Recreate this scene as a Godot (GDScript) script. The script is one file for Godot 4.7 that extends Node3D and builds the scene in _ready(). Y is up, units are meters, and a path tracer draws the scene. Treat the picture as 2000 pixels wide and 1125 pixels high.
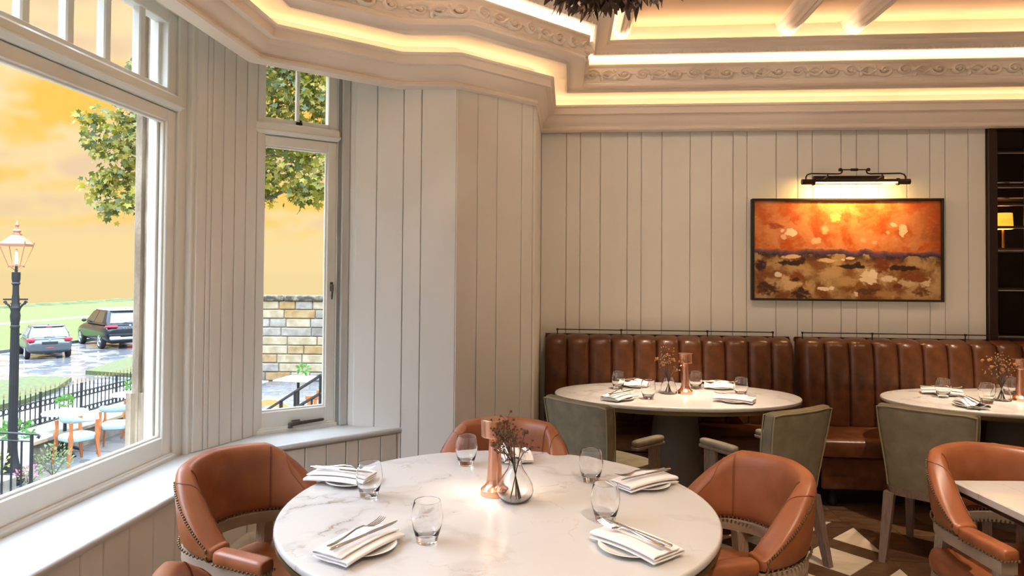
extends Node3D
# Corner of a restaurant dining room: a bay window, leather banquettes, marble tables, cove-lit plaster cornices.

var M := {}
var used := {}
var rng := RandomNumberGenerator.new()

# ---------------------------------------------------------------- mesh builder
class B:
	var t := PackedVector3Array()
	func add(x: PackedVector3Array) -> void:
		t.append_array(x)
	func solid(x: PackedVector3Array) -> void:   # closed pieces: turned so that their faces look outwards
		var vol := 0.0
		var o := x[0]
		for i in range(0, x.size(), 3):
			vol += (x[i] - o).dot((x[i + 1] - o).cross(x[i + 2] - o))
		if vol > 0.0:
			for i in range(0, x.size(), 3):
				var s := x[i + 1]
				x[i + 1] = x[i + 2]
				x[i + 2] = s
		t.append_array(x)
	func loft(rings: Array, caps := true, ring_closed := true) -> void:
		var x := PackedVector3Array()
		var n: int = rings[0].size()
		for i in rings.size() - 1:
			var a: PackedVector3Array = rings[i]
			var b: PackedVector3Array = rings[i + 1]
			for j in (n if ring_closed else n - 1):
				var k := (j + 1) % n
				x.append_array([a[j], a[k], b[k], a[j], b[k], b[j]])
		if caps:
			for e in 2:
				var r: PackedVector3Array = rings[0] if e == 0 else rings[-1]
				var c := Vector3.ZERO
				for p in r:
					c += p / n
				for j in n:
					var k := (j + 1) % n
					if e == 0:
						x.append_array([c, r[k], r[j]])
					else:
						x.append_array([c, r[j], r[k]])
		solid(x)
	func tube(pts: Array, rad, n := 8, caps := true) -> void:
		var rings := []
		var up := Vector3.UP
		for i in pts.size():
			var d: Vector3 = (pts[mini(i + 1, pts.size() - 1)] - pts[maxi(i - 1, 0)]).normalized()
			if absf(d.dot(up)) > 0.95:
				up = Vector3.RIGHT if absf(d.x) < 0.9 else Vector3.FORWARD
			var u := d.cross(up).normalized()
			var v := u.cross(d).normalized()
			up = v
			var r: float = rad[i] if rad is Array else rad
			var ring := PackedVector3Array()
			for j in n:
				var a := TAU * j / n
				ring.append(pts[i] + (u * cos(a) + v * sin(a)) * r)
			rings.append(ring)
		loft(rings, caps)
	func lathe(prof: Array, n := 24, at := Vector3.ZERO, ax := 1.0, az := 1.0) -> void:   # (radius, height) pairs; closed solid
		var x := PackedVector3Array()
		for i in prof.size() - 1:
			for j in n:
				var a0 := TAU * j / n
				var a1 := TAU * (j + 1) / n
				var p: Vector2 = prof[i]
				var q: Vector2 = prof[i + 1]
				var A := at + Vector3(cos(a0) * p.x * ax, p.y, sin(a0) * p.x * az)
				var Bq := at + Vector3(cos(a1) * p.x * ax, p.y, sin(a1) * p.x * az)
				var C := at + Vector3(cos(a1) * q.x * ax, q.y, sin(a1) * q.x * az)
				var D := at + Vector3(cos(a0) * q.x * ax, q.y, sin(a0) * q.x * az)
				if p.x > 1e-6:
					x.append_array([A, Bq, C])
				if q.x > 1e-6:
					x.append_array([A, C, D])
		solid(x)
	func box(c: Vector3, s: Vector3, b := 0.0, r := Basis()) -> void:
		var h := s / 2.0
		b = minf(b, minf(h.x, minf(h.y, h.z)) * 0.99)
		var x := PackedVector3Array()
		if b <= 0.0:
			var v := []
			for i in 8:
				v.append(c + r * Vector3(h.x if i & 1 else -h.x, h.y if i & 2 else -h.y, h.z if i & 4 else -h.z))
			for q in [[0, 1, 3, 2], [4, 6, 7, 5], [0, 4, 5, 1], [2, 3, 7, 6], [0, 2, 6, 4], [1, 5, 7, 3]]:
				x.append_array([v[q[0]], v[q[1]], v[q[2]], v[q[0]], v[q[2]], v[q[3]]])
			solid(x)
			return
		var f := func(sx: int, sy: int, sz: int, ax: int) -> Vector3:   # the corner of face ax next to corner (sx, sy, sz)
			var p := Vector3(sx * (h.x - b), sy * (h.y - b), sz * (h.z - b))
			p[ax] = [sx, sy, sz][ax] * h[ax]
			return c + r * p
		for ax in 3:
			var u := (ax + 1) % 3
			var w := (ax + 2) % 3
			for s0 in [-1, 1]:
				var q := []
				for k in [[-1, -1], [1, -1], [1, 1], [-1, 1]]:
					var sg := [0, 0, 0]
					sg[ax] = s0
					sg[u] = k[0]
					sg[w] = k[1]
					q.append(f.call(sg[0], sg[1], sg[2], ax))
				if s0 > 0:
					x.append_array([q[0], q[2], q[1], q[0], q[3], q[2]])
				else:
					x.append_array([q[0], q[1], q[2], q[0], q[2], q[3]])
			for su in [-1, 1]:   # edges along ax
				for sw in [-1, 1]:
					var e := []
					for s1 in [-1, 1]:
						var sg := [0, 0, 0]
						sg[ax] = s1
						sg[u] = su
						sg[w] = sw
						e.append(f.call(sg[0], sg[1], sg[2], u))
						e.append(f.call(sg[0], sg[1], sg[2], w))
					if su * sw > 0:
						x.append_array([e[0], e[3], e[1], e[0], e[2], e[3]])
					else:
						x.append_array([e[0], e[1], e[3], e[0], e[3], e[2]])
		for i in 8:
			var sx := 1 if i & 1 else -1
			var sy := 1 if i & 2 else -1
			var sz := 1 if i & 4 else -1
			var p0: Vector3 = f.call(sx, sy, sz, 0)
			var p1: Vector3 = f.call(sx, sy, sz, 1)
			var p2: Vector3 = f.call(sx, sy, sz, 2)
			if sx * sy * sz > 0:
				x.append_array([p0, p2, p1])
			else:
				x.append_array([p0, p1, p2])
		solid(x)
	func prism(poly: PackedVector2Array, y0: float, y1: float) -> void:   # a plan polygon (x, z) between two heights
		var x := PackedVector3Array()
		var idx := Geometry2D.triangulate_polygon(poly)
		var cw := Geometry2D.is_polygon_clockwise(poly)
		for i in range(0, idx.size(), 3):
			var a := poly[idx[i]]
			var b := poly[idx[i + 1]]
			var c := poly[idx[i + 2]]
			if (b - a).cross(c - a) < 0.0:
				var s := b
				b = c
				c = s
			x.append_array([Vector3(a.x, y1, a.y), Vector3(b.x, y1, b.y), Vector3(c.x, y1, c.y)])
			x.append_array([Vector3(a.x, y0, a.y), Vector3(c.x, y0, c.y), Vector3(b.x, y0, b.y)])
		for i in poly.size():
			var a := poly[i]
			var b := poly[(i + 1) % poly.size()]
			if cw:
				var s := a
				a = b
				b = s
			x.append_array([Vector3(a.x, y0, a.y), Vector3(b.x, y0, b.y), Vector3(b.x, y1, b.y), Vector3(a.x, y0, a.y), Vector3(b.x, y1, b.y), Vector3(a.x, y1, a.y)])
		solid(x)
	func sweep(path: Array, prof: Array, closed_path := false) -> void:   # prof: closed polygon of (offset to the right of the path, height)
		var rings := []
		var n := path.size()
		for i in n:
			var d0: Vector2 = (path[i] - path[i - 1]).normalized() if i > 0 else Vector2.ZERO
			var d1: Vector2 = (path[i + 1] - path[i]).normalized() if i < n - 1 else Vector2.ZERO
			if i == 0:
				d0 = d1
			if i == n - 1:
				d1 = d0
			var n0 := Vector2(-d0.y, d0.x)
			var n1 := Vector2(-d1.y, d1.x)
			var m := (n0 + n1).normalized()
			m /= maxf(m.dot(n0), 0.2)
			var ring := PackedVector3Array()
			for p in prof:
				ring.append(Vector3(path[i].x + m.x * p.x, p.y, path[i].y + m.y * p.x))
			rings.append(ring)
		var x := PackedVector3Array()
		var k: int = prof.size()
		for i in n - 1:
			for j in k:
				var l := (j + 1) % k
				x.append_array([rings[i][j], rings[i][l], rings[i + 1][l], rings[i][j], rings[i + 1][l], rings[i + 1][j]])
		var pp := PackedVector2Array(prof)
		var idx := Geometry2D.triangulate_polygon(pp)
		for i in range(0, idx.size(), 3):
			x.append_array([rings[0][idx[i]], rings[0][idx[i + 1]], rings[0][idx[i + 2]]])
			x.append_array([rings[n - 1][idx[i]], rings[n - 1][idx[i + 2]], rings[n - 1][idx[i + 1]]])
		solid(x)
	func ball(c: Vector3, r: Vector3, n := 10, m := 6) -> void:
		var prof := []
		for i in m + 1:
			var a := PI * i / m - PI / 2
			prof.append(Vector2(cos(a) if i > 0 and i < m else 0.0, sin(a)))
		var b := B.new()
		b.lathe(prof, n)
		for p in b.t:
			t.append(c + p * r)
	func moved(x: Transform3D) -> B:
		var b := B.new()
		b.t = x * t
		return b
	func mesh(angle := 42.0) -> ArrayMesh:
		var n := t.size()
		var fn := PackedVector3Array()
		var at := {}
		for i in range(0, n, 3):
			var c := (t[i + 2] - t[i]).cross(t[i + 1] - t[i])
			fn.append(c)
			for k in 3:
				var key := Vector3i((t[i + k] * 20000.0).round())
				if at.has(key):
					at[key].append(i / 3)
				else:
					at[key] = [i / 3]
		var ln := cos(deg_to_rad(angle))
		var un := PackedVector3Array()
		for c in fn:
			un.append(c.normalized())
		var normals := PackedVector3Array()
		normals.resize(n)
		for i in n:
			var f := i / 3
			var s := Vector3.ZERO
			var me := un[f]
			for g in at[Vector3i((t[i] * 20000.0).round())]:
				if un[g].dot(me) >= ln:
					s += fn[g]
			normals[i] = s.normalized() if s.length_squared() > 1e-24 else (me if me != Vector3.ZERO else Vector3.UP)
		var a := []
		a.resize(Mesh.ARRAY_MAX)
		a[Mesh.ARRAY_VERTEX] = t
		a[Mesh.ARRAY_NORMAL] = normals
		var m := ArrayMesh.new()
		m.add_surface_from_arrays(Mesh.PRIMITIVE_TRIANGLES, a)
		return m

# ---------------------------------------------------------------- nodes
func numbered(called: String) -> String:
	used[called] = used.get(called, -1) + 1
	return called if used[called] == 0 else "%s_%03d" % [called, used[called]]

func tag(o: Node, label := "", category := "", group := "", kind := "") -> Node:
	if label: o.set_meta("label", label)
	if category: o.set_meta("category", category)
	if group: o.set_meta("group", group)
	if kind: o.set_meta("kind", kind)
	return o

func obj(called: String, mesh, mat: Material, parent: Node = null) -> MeshInstance3D:
	var o := MeshInstance3D.new()
	o.mesh = mesh.mesh() if mesh is B else mesh
	o.material_override = mat
	o.name = called if parent else numbered(called)
	(parent if parent else self).add_child(o, true)
	return o

func root(called: String, at: Vector3, turn := 0.0) -> Node3D:
	var o := Node3D.new()
	o.name = numbered(called)
	add_child(o)
	o.position = at
	o.rotation.y = turn
	return o

func thing(called: String, label: String, category: String, at := Vector3.ZERO, turn := 0.0, group := "") -> Node3D:
	return tag(root(called, at, turn), label, category, group)

func struct(called: String, mesh, mat: Material, label := "") -> MeshInstance3D:
	return tag(obj(called, mesh, mat), label if label else "", "", "", "structure")

func copy(o: Node3D, label: String, at: Vector3, turn := 0.0) -> Node3D:
	var c: Node3D = o.duplicate()
	c.name = numbered(str(o.name).rstrip("0123456789").trim_suffix("_"))
	add_child(c)
	c.position = at
	c.rotation.y = turn
	c.set_meta("label", label)
	return c

# ---------------------------------------------------------------- materials
func noise_tex(seed_: int, freq: float, size: int, stops: Array, cols: Array, octaves := 4, type := FastNoiseLite.TYPE_SIMPLEX_SMOOTH, normal := 0.0) -> NoiseTexture2D:
	var n := FastNoiseLite.new()
	n.seed = seed_
	n.frequency = freq
	n.noise_type = type
	n.fractal_octaves = octaves
	var x := NoiseTexture2D.new()
	x.width = size
	x.height = size
	x.seamless = true
	x.noise = n
	if normal > 0.0:
		x.as_normal_map = true
		x.bump_strength = normal
	else:
		var g := Gradient.new()
		g.offsets = PackedFloat32Array(stops)
		g.colors = PackedColorArray(cols)
		x.color_ramp = g
	return x

func mat(called: String, c: Color, rough := 0.6, metal := 0.0, spec := 0.5) -> StandardMaterial3D:
	var m := StandardMaterial3D.new()
	m.resource_name = called
	m.albedo_color = c
	m.roughness = rough
	m.metallic = metal
	m.metallic_specular = spec
	M[called] = m
	return m

func tex(called: String, t: Texture2D, scale: float, rough := 0.6, world := false, spec := 0.5) -> StandardMaterial3D:
	var m := mat(called, Color.WHITE, rough, 0.0, spec)
	m.albedo_texture = t
	m.uv1_triplanar = true
	m.uv1_world_triplanar = world
	m.uv1_scale = Vector3.ONE * scale
	return m

func bump(m: StandardMaterial3D, t: Texture2D, amount: float) -> void:
	m.normal_enabled = true
	m.normal_texture = t
	m.normal_scale = amount

func col(r: int, g: int, b: int) -> Color:
	return Color8(r, g, b)

func _ready() -> void:
	rng.seed = 7
	view()
	sky()
	materials()
	shell()
	lights()
	furniture()
	settings()
	outside()

func view() -> void:
	var c := Camera3D.new()
	c.name = "camera"
	c.projection = Camera3D.PROJECTION_FRUSTUM
	c.near = 0.05
	c.far = 4000.0
	var f := 1330.0 / 1125.0                      # focal length in frame heights
	c.size = c.near / f
	c.frustum_offset = Vector2(0, -(562.5 - 513.09) / 1330.0 * c.near)
	c.position = Vector3(0, 1.52, 0)
	c.basis = Basis(Vector3.UP, deg_to_rad(4.8)) * Basis(Vector3.RIGHT, deg_to_rad(1.03)) * Basis(Vector3.BACK, deg_to_rad(0.45))
	add_child(c)
	c.current = true

func sky() -> void:
	# an evening sky under high thin cloud: yellow and orange towards the low sun, paler overhead
	var w := 1024
	var h := 512
	var im := Image.create(w, h, false, Image.FORMAT_RGBF)
	var n := FastNoiseLite.new()
	n.seed = 11
	n.frequency = 1.0
	n.fractal_octaves = 5
	n.domain_warp_enabled = true
	n.domain_warp_amplitude = 0.35
	n.domain_warp_frequency = 1.2
	var low := Vector3(0.97, 0.75, 0.36)
	var mid := Vector3(1.05, 0.82, 0.46)
	var high := Vector3(7.8, 9.3, 11.4)
	for y in h:
		var el := PI / 2 - PI * (y + 0.5) / h
		for x in w:
			var az := TAU * (x + 0.5) / w
			var d := Vector3(sin(az) * cos(el), sin(el), -cos(az) * cos(el))   # north is -z
			var e := maxf(el, 0.0)
			var glow := smoothstep(0.15, 0.85, d.x * -0.515 / maxf(cos(el), 0.01) + d.z * -0.857 / maxf(cos(el), 0.01))   # the evening glow lies round the low sun
			var pale := Vector3(0.97, 1.08, 1.22)
			var c: Vector3 = pale.lerp(low.lerp(mid, smoothstep(0.0, 0.30, e)), glow).lerp(high, smoothstep(0.34, 0.54, e))
			var k := 1.0 / (maxf(d.y, 0.0) + 0.18)
			var v := n.get_noise_3d(d.x * k * 0.9, 3.0, d.z * k * 2.2)
			var band := smoothstep(0.03, 0.09, e) * (1.0 - smoothstep(0.25, 0.6, e))
			var bright := smoothstep(-0.08, 0.22, v) * band
			var dark := smoothstep(0.06, 0.35, -v) * band
			c = c.lerp(Vector3(1.15, 0.62, 0.10), bright * 0.95 * glow)
			c = c.lerp(Vector3(0.78, 0.52, 0.36), dark * 0.6 * glow)
			c *= 1.0
			if el < 0.0:
				c = low * 0.95
			im.set_pixel(x, y, Color(c.x, c.y, c.z))
	var p := PanoramaSkyMaterial.new()
	p.panorama = ImageTexture.create_from_image(im)
	var s := Sky.new()
	s.sky_material = p
	var e := Environment.new()
	e.background_mode = Environment.BG_SKY
	e.sky = s
	e.background_energy_multiplier = SKY
	e.tonemap_mode = Environment.TONE_MAPPER_LINEAR
	e.tonemap_exposure = EXPOSURE
	e.sdfgi_enabled = true
	e.ssao_enabled = true
	e.ssil_enabled = true
	var sun := DirectionalLight3D.new()     # the sun behind thin cloud: a broad soft glow
	sun.name = "veiled_sun"
	sun.light_color = Color(1.0, 0.97, 0.92)
	sun.light_energy = SUN
	sun.light_angular_distance = 28.0
	sun.shadow_enabled = true
	add_child(sun)
	sun.look_at_from_position(Vector3.ZERO, Vector3(0.72, -0.78, 0.22), Vector3.UP)
	var we := WorldEnvironment.new()
	we.name = "environment"
	we.environment = e
	add_child(we)

const SUN := 0.06
const SKY := 0.35
const EXPOSURE := 2.9
const WARM := Color(1.0, 0.905, 0.80)

func area(called: String, at: Vector3, size: Vector2, facing: Vector3, along: Vector3, energy: float, c: Color, parent: Node = null) -> void:
	var l := AreaLight3D.new()
	l.name = called
	l.area_size = size
	l.area_normalize_energy = false
	l.light_energy = energy
	l.light_color = c
	l.shadow_enabled = true
	l.area_range = 12.0
	(parent if parent else self).add_child(l, true)
	var z := -facing.normalized()
	var x := along.normalized()
	l.transform = Transform3D(Basis(x, z.cross(x).normalized(), z), at)

func spot(at: Vector3, to: Vector3, energy: float, angle: float, c: Color, size := 0.04, parent: Node = null) -> SpotLight3D:
	var l := SpotLight3D.new()
	l.name = "spot_beam"
	l.light_energy = energy
	l.light_color = c
	l.light_size = size
	l.spot_range = 12.0
	l.spot_attenuation = 2.0
	l.spot_angle = angle
	l.spot_angle_attenuation = 0.9
	l.shadow_enabled = true
	(parent if parent else self).add_child(l, true)
	l.look_at_from_position(at, to, Vector3.FORWARD if absf((to - at).normalized().y) > 0.9 else Vector3.UP)
	return l

func marble(seed_: int) -> ImageTexture:
	var s := 1024
	var im := Image.create(s, s, false, Image.FORMAT_RGB8)
	var a := FastNoiseLite.new()
	a.seed = seed_
	a.frequency = 0.0016
	a.fractal_octaves = 5
	a.domain_warp_enabled = true
	a.domain_warp_amplitude = 90.0
	a.domain_warp_frequency = 0.004
	var b := FastNoiseLite.new()
	b.seed = seed_ + 5
	b.frequency = 0.0035
	b.fractal_octaves = 4
	b.domain_warp_enabled = true
	b.domain_warp_amplitude = 60.0
	b.domain_warp_frequency = 0.006
	var c := FastNoiseLite.new()
	c.seed = seed_ + 9
	c.frequency = 0.003
	var base := Color(0.815, 0.81, 0.80)
	for y in s:
		for x in s:
			var m := c.get_noise_2d(x, y)
			var v := a.get_noise_2d(x, y)
			var big := maxf(0.0, 1.0 - absf(v - 0.05) * 75.0) * smoothstep(-0.15, 0.4, m)
			var soft := maxf(0.0, 1.0 - absf(v - 0.05) * 9.0)
			var fine := maxf(0.0, 1.0 - absf(b.get_noise_2d(x, y) + 0.1) * 60.0) * smoothstep(0.05, 0.45, -m) * 0.6
			var k := base.lerp(Color(0.70, 0.69, 0.68), clampf(soft * 0.45 + m * 0.2, 0.0, 0.6))
			k = k.lerp(Color(0.53, 0.43, 0.34), clampf(big * 0.75, 0.0, 1.0))
			k = k.lerp(Color(0.68, 0.60, 0.52), clampf(fine, 0.0, 1.0))
			im.set_pixel(x, y, k)
	return ImageTexture.create_from_image(im)

func materials() -> void:
	mat("wall_paint", col(230, 227, 219), 0.5)
	mat("window_paint", col(230, 229, 220), 0.42)
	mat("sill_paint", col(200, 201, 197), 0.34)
	mat("plaster", col(236, 222, 206), 0.7)
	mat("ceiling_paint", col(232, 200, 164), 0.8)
	var g := mat("pane", Color(1, 1, 1, 0.0), 0.0, 0.0, 0.2)
	g.transparency = BaseMaterial3D.TRANSPARENCY_ALPHA
	var gl := mat("tumbler_glass", Color(1, 1, 1, 0.0), 0.0)
	gl.refraction_enabled = true
	gl.refraction_scale = 0.05
	M["bump_leather"] = noise_tex(3, 0.05, 512, [], [], 4, FastNoiseLite.TYPE_CELLULAR, 2.5)
	M["bump_grain"] = noise_tex(4, 0.08, 512, [], [], 3, FastNoiseLite.TYPE_SIMPLEX_SMOOTH, 3.0)
	var lt := noise_tex(21, 0.008, 512, [0.0, 0.45, 1.0], [col(128, 72, 42), col(144, 83, 49), col(158, 95, 58)])
	var l := tex("tan_leather", lt, 2.2, 0.4)
	bump(l, M.bump_leather, 0.12)
	l = tex("banquette_leather", noise_tex(22, 0.012, 512, [0.0, 0.5, 1.0], [col(66, 38, 22), col(92, 54, 31), col(114, 70, 42)], 5), 1.6, 0.28)
	bump(l, M.bump_leather, 0.18)
	l = tex("green_leather", noise_tex(23, 0.01, 512, [0.0, 0.5, 1.0], [col(112, 103, 82), col(126, 117, 95), col(138, 129, 106)]), 2.0, 0.5)
	bump(l, M.bump_leather, 0.1)
	mat("green_piping", col(150, 140, 112), 0.45)
	mat("tan_piping", col(118, 66, 38), 0.5)
	var wt := noise_tex(31, 0.012, 512, [0.0, 0.4, 0.6, 1.0], [col(118, 98, 82), col(150, 130, 112), col(164, 145, 126), col(130, 108, 92)], 4)
	var wd := tex("limed_oak", wt, 1.6, 0.55)
	wd.uv1_scale = Vector3(9, 1.2, 9)
	wd = tex("limed_rail", noise_tex(33, 0.01, 256, [0.0, 0.5, 1.0], [col(140, 120, 103), col(152, 132, 114), col(164, 145, 126)]), 3.0, 0.55)
	wt = noise_tex(32, 0.012, 512, [0.0, 0.4, 0.6, 1.0], [col(92, 74, 64), col(116, 96, 84), col(126, 104, 92), col(100, 80, 70)], 4)
	wd = tex("brown_oak", wt, 1.6, 0.5)
	wd.uv1_scale = Vector3(9, 1.2, 9)
	mat("nail_brass", col(150, 128, 96), 0.3, 0.9)
	mat("brass", col(176, 138, 84), 0.28, 1.0)
	mat("bronze", col(58, 46, 34), 0.42, 0.8)
	mat("dark_bronze", col(48, 32, 22), 0.4, 0.5)
	mat("copper", col(238, 176, 146), 0.26, 1.0)
	mat("steel", col(205, 205, 205), 0.16, 1.0)
	mat("iron_grey", col(92, 88, 80), 0.4, 0.8)
	M["tex_marble"] = marble(40)
	tex("marble", M.tex_marble, 0.62, 0.2)
	mat("table_base", col(96, 90, 82), 0.6)
	mat("rim_metal", col(122, 106, 72), 0.4, 0.8)
	mat("china", col(238, 236, 230), 0.2)
	var nap := mat("linen", col(240, 236, 234), 0.85)
	bump(nap, M.bump_grain, 0.15)
	nap.uv1_triplanar = true
	nap.uv1_scale = Vector3.ONE * 12.0
	mat("dark_wood", col(40, 20, 14), 0.35)
	mat("toe_black", col(22, 16, 13), 0.6)
	mat("dried_stem", col(72, 56, 40), 0.8)
	mat("dried_seed", col(96, 70, 48), 0.85)
	for k in 2:
		mat("dry_leaf_%d" % k, [col(62, 46, 36), col(84, 58, 40)][k], 0.75)
	for e in [["picture_glow", Color(1.0, 0.85, 0.6), 3.0], ["shade_glow", Color(1.0, 0.50, 0.09), 0.75]]:
		var gm := mat(e[0], col(250, 220, 170), 0.6)
		gm.emission_enabled = true
		gm.emission = e[1]
		gm.emission_energy_multiplier = e[2]
	var em := mat("led", col(255, 220, 170), 0.5)
	em.emission_enabled = true
	em.emission = Color(1.0, 0.84, 0.62)
	em.emission_energy_multiplier = 3.0

# plan of the room (x, z); the room lies to the right of every path
const PIER := [Vector2(-1.271, -3.95), Vector2(-0.663, -3.95), Vector2(-0.22, -4.391), Vector2(-0.22, -5.23)]
var CORN := [Vector2(-1.61, 2.55), Vector2(-1.60, -3.36), Vector2(-0.995, -3.885), Vector2(-0.668, -3.915), Vector2(-0.23, -4.352), Vector2(-0.23, -5.15), Vector2(4.85, -5.15)]
const BACK := -5.23

func boards(parent: Node, p0: Vector2, p1: Vector2, cuts: Array, y0: float, y1: float, m: Material, th := 0.016) -> void:
	var d := (p1 - p0).normalized()
	var n := Vector2(-d.y, d.x)
	var all := [0.0] + cuts + [p0.distance_to(p1)]
	for i in all.size() - 1:
		var w: float = all[i + 1] - all[i]
		if w < 0.012:
			continue
		var c: Vector2 = p0 + d * (all[i] + w / 2) + n * (-th / 2)
		var b := B.new()
		b.box(Vector3.ZERO, Vector3(w - 0.0035, y1 - y0, th), 0.0035)
		var o := obj("board", b, m, parent)
		o.position = Vector3(c.x, (y0 + y1) / 2, c.y)
		o.rotation.y = atan2(-d.y, d.x)

func even(len: float, step: float, seed_: int) -> Array:   # boards of uneven width
	var r := RandomNumberGenerator.new()
	r.seed = seed_
	var x := 0.0
	var a := []
	while true:
		x += step * r.randf_range(0.72, 1.3)
		if x > len - step * 0.5:
			return a
		a.append(x)
	return a

func offset_path(path: Array, off: float) -> Array:
	var out := []
	for i in path.size():
		var d0: Vector2 = (path[i] - path[i - 1]).normalized() if i > 0 else (path[1] - path[0]).normalized()
		var d1: Vector2 = (path[i + 1] - path[i]).normalized() if i < path.size() - 1 else d0
		var n0 := Vector2(-d0.y, d0.x)
		var m := (n0 + Vector2(-d1.y, d1.x)).normalized()
		out.append(path[i] + m * (off / m.dot(n0)))
	return out

func v2(a: Array) -> Array:
	var o := []
	for i in range(0, a.size(), 2):
		o.append(Vector2(a[i], a[i + 1]))
	return o

func pv(a: Array) -> PackedVector2Array:
	return PackedVector2Array(v2(a))

# a rectangle of four bars in the plane of u and up; n points into the room
func bars4(b: B, o: Vector3, u: Vector3, u0: float, u1: float, y0: float, y1: float, wl: float, wr: float, wb: float, wt: float, front: float, depth: float, bev := 0.004) -> void:
	var n := Vector3.UP.cross(u) * -1.0
	var r := Basis(u, Vector3.UP, n)
	var f := func(a0, a1, b0, b1):
		b.box(o + u * ((a0 + a1) / 2) + Vector3.UP * ((b0 + b1) / 2 - o.y) + n * (front - depth / 2), Vector3(a1 - a0, b1 - b0, depth), bev, r)
	f.call(u0, u0 + wl, y0, y1)
	f.call(u1 - wr, u1, y0, y1)
	f.call(u0 + wl - 0.001, u1 - wr + 0.001, y0, y0 + wb)
	f.call(u0 + wl - 0.001, u1 - wr + 0.001, y1 - wt, y1)

func plank(b: B, o: Vector3, u: Vector3, a0: float, a1: float, y0: float, y1: float, front: float, depth: float, bev := 0.004) -> void:
	var n := Vector3.UP.cross(u) * -1.0
	b.box(o + u * ((a0 + a1) / 2) + Vector3.UP * ((y0 + y1) / 2 - o.y) + n * (front - depth / 2), Vector3(a1 - a0, y1 - y0, depth), bev, Basis(u, Vector3.UP, n))

func window(called: String, o: Vector3, u: Vector3, w: float, sash: Array, glass_right: float, bar_at: Array, label: String) -> Node3D:
	# o: the left end of the sash on the floor; u: along the window as seen from the room; the lower pane, a transom and an upper light with bars
	var r := root(called, Vector3.ZERO)
	tag(r, label, "", "", "structure")
	var f := B.new()
	bars4(f, o, u, -0.075, w + 0.075, 0.60, 2.86, 0.075, 0.075, 0.05, 0.085, 0.012, 0.09)
	plank(f, o, u, -0.01, w + 0.01, 2.303, 2.372, 0.035, 0.11, 0.012)
	plank(f, o, u, -0.01, w + 0.01, 2.315, 2.328, 0.042, 0.05, 0.004)
	plank(f, o, u, -0.02, w + 0.02, 0.61, 0.643, 0.018, 0.06, 0.008)
	obj("frame", f, M.window_paint, r)
	var s := B.new()
	bars4(s, o, u, 0.0, w, 0.645, 2.300, sash[0], glass_right, 0.093, 0.058, 0.0, 0.06)
	bars4(s, o, u, sash[0] - 0.003, w - glass_right + 0.003, 0.645 + 0.090, 2.300 - 0.055, 0.013, 0.013, 0.013, 0.013, -0.013, 0.02, 0.003)
	obj("sash", s, M.window_paint, r)
	s = B.new()
	bars4(s, o, u, 0.0, w, 2.374, 2.775, sash[0], glass_right, 0.028, 0.062, 0.0, 0.06)
	obj("fanlight_sash", s, M.window_paint, r)
	for x in bar_at:
		var g := B.new()
		plank(g, o, u, x - bar_at_width / 2, x + bar_at_width / 2, 2.395, 2.72, -0.005, 0.04, 0.006)
		obj("glazing_bar", g, M.window_paint, r)
	var p := B.new()
	plank(p, o, u, sash[0], w - glass_right, 0.735, 2.245, -0.034, 0.004, 0.0)
	obj("pane", p, M.pane, r)
	var xs: Array = [sash[0]] + bar_at + [w - glass_right]
	for i in xs.size() - 1:
		p = B.new()
		plank(p, o, u, xs[i] + 0.004, xs[i + 1] - 0.004, 2.40, 2.716, -0.034, 0.004, 0.0)
		obj("pane", p, M.pane, r)
	return r

var bar_at_width := 0.045

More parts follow.
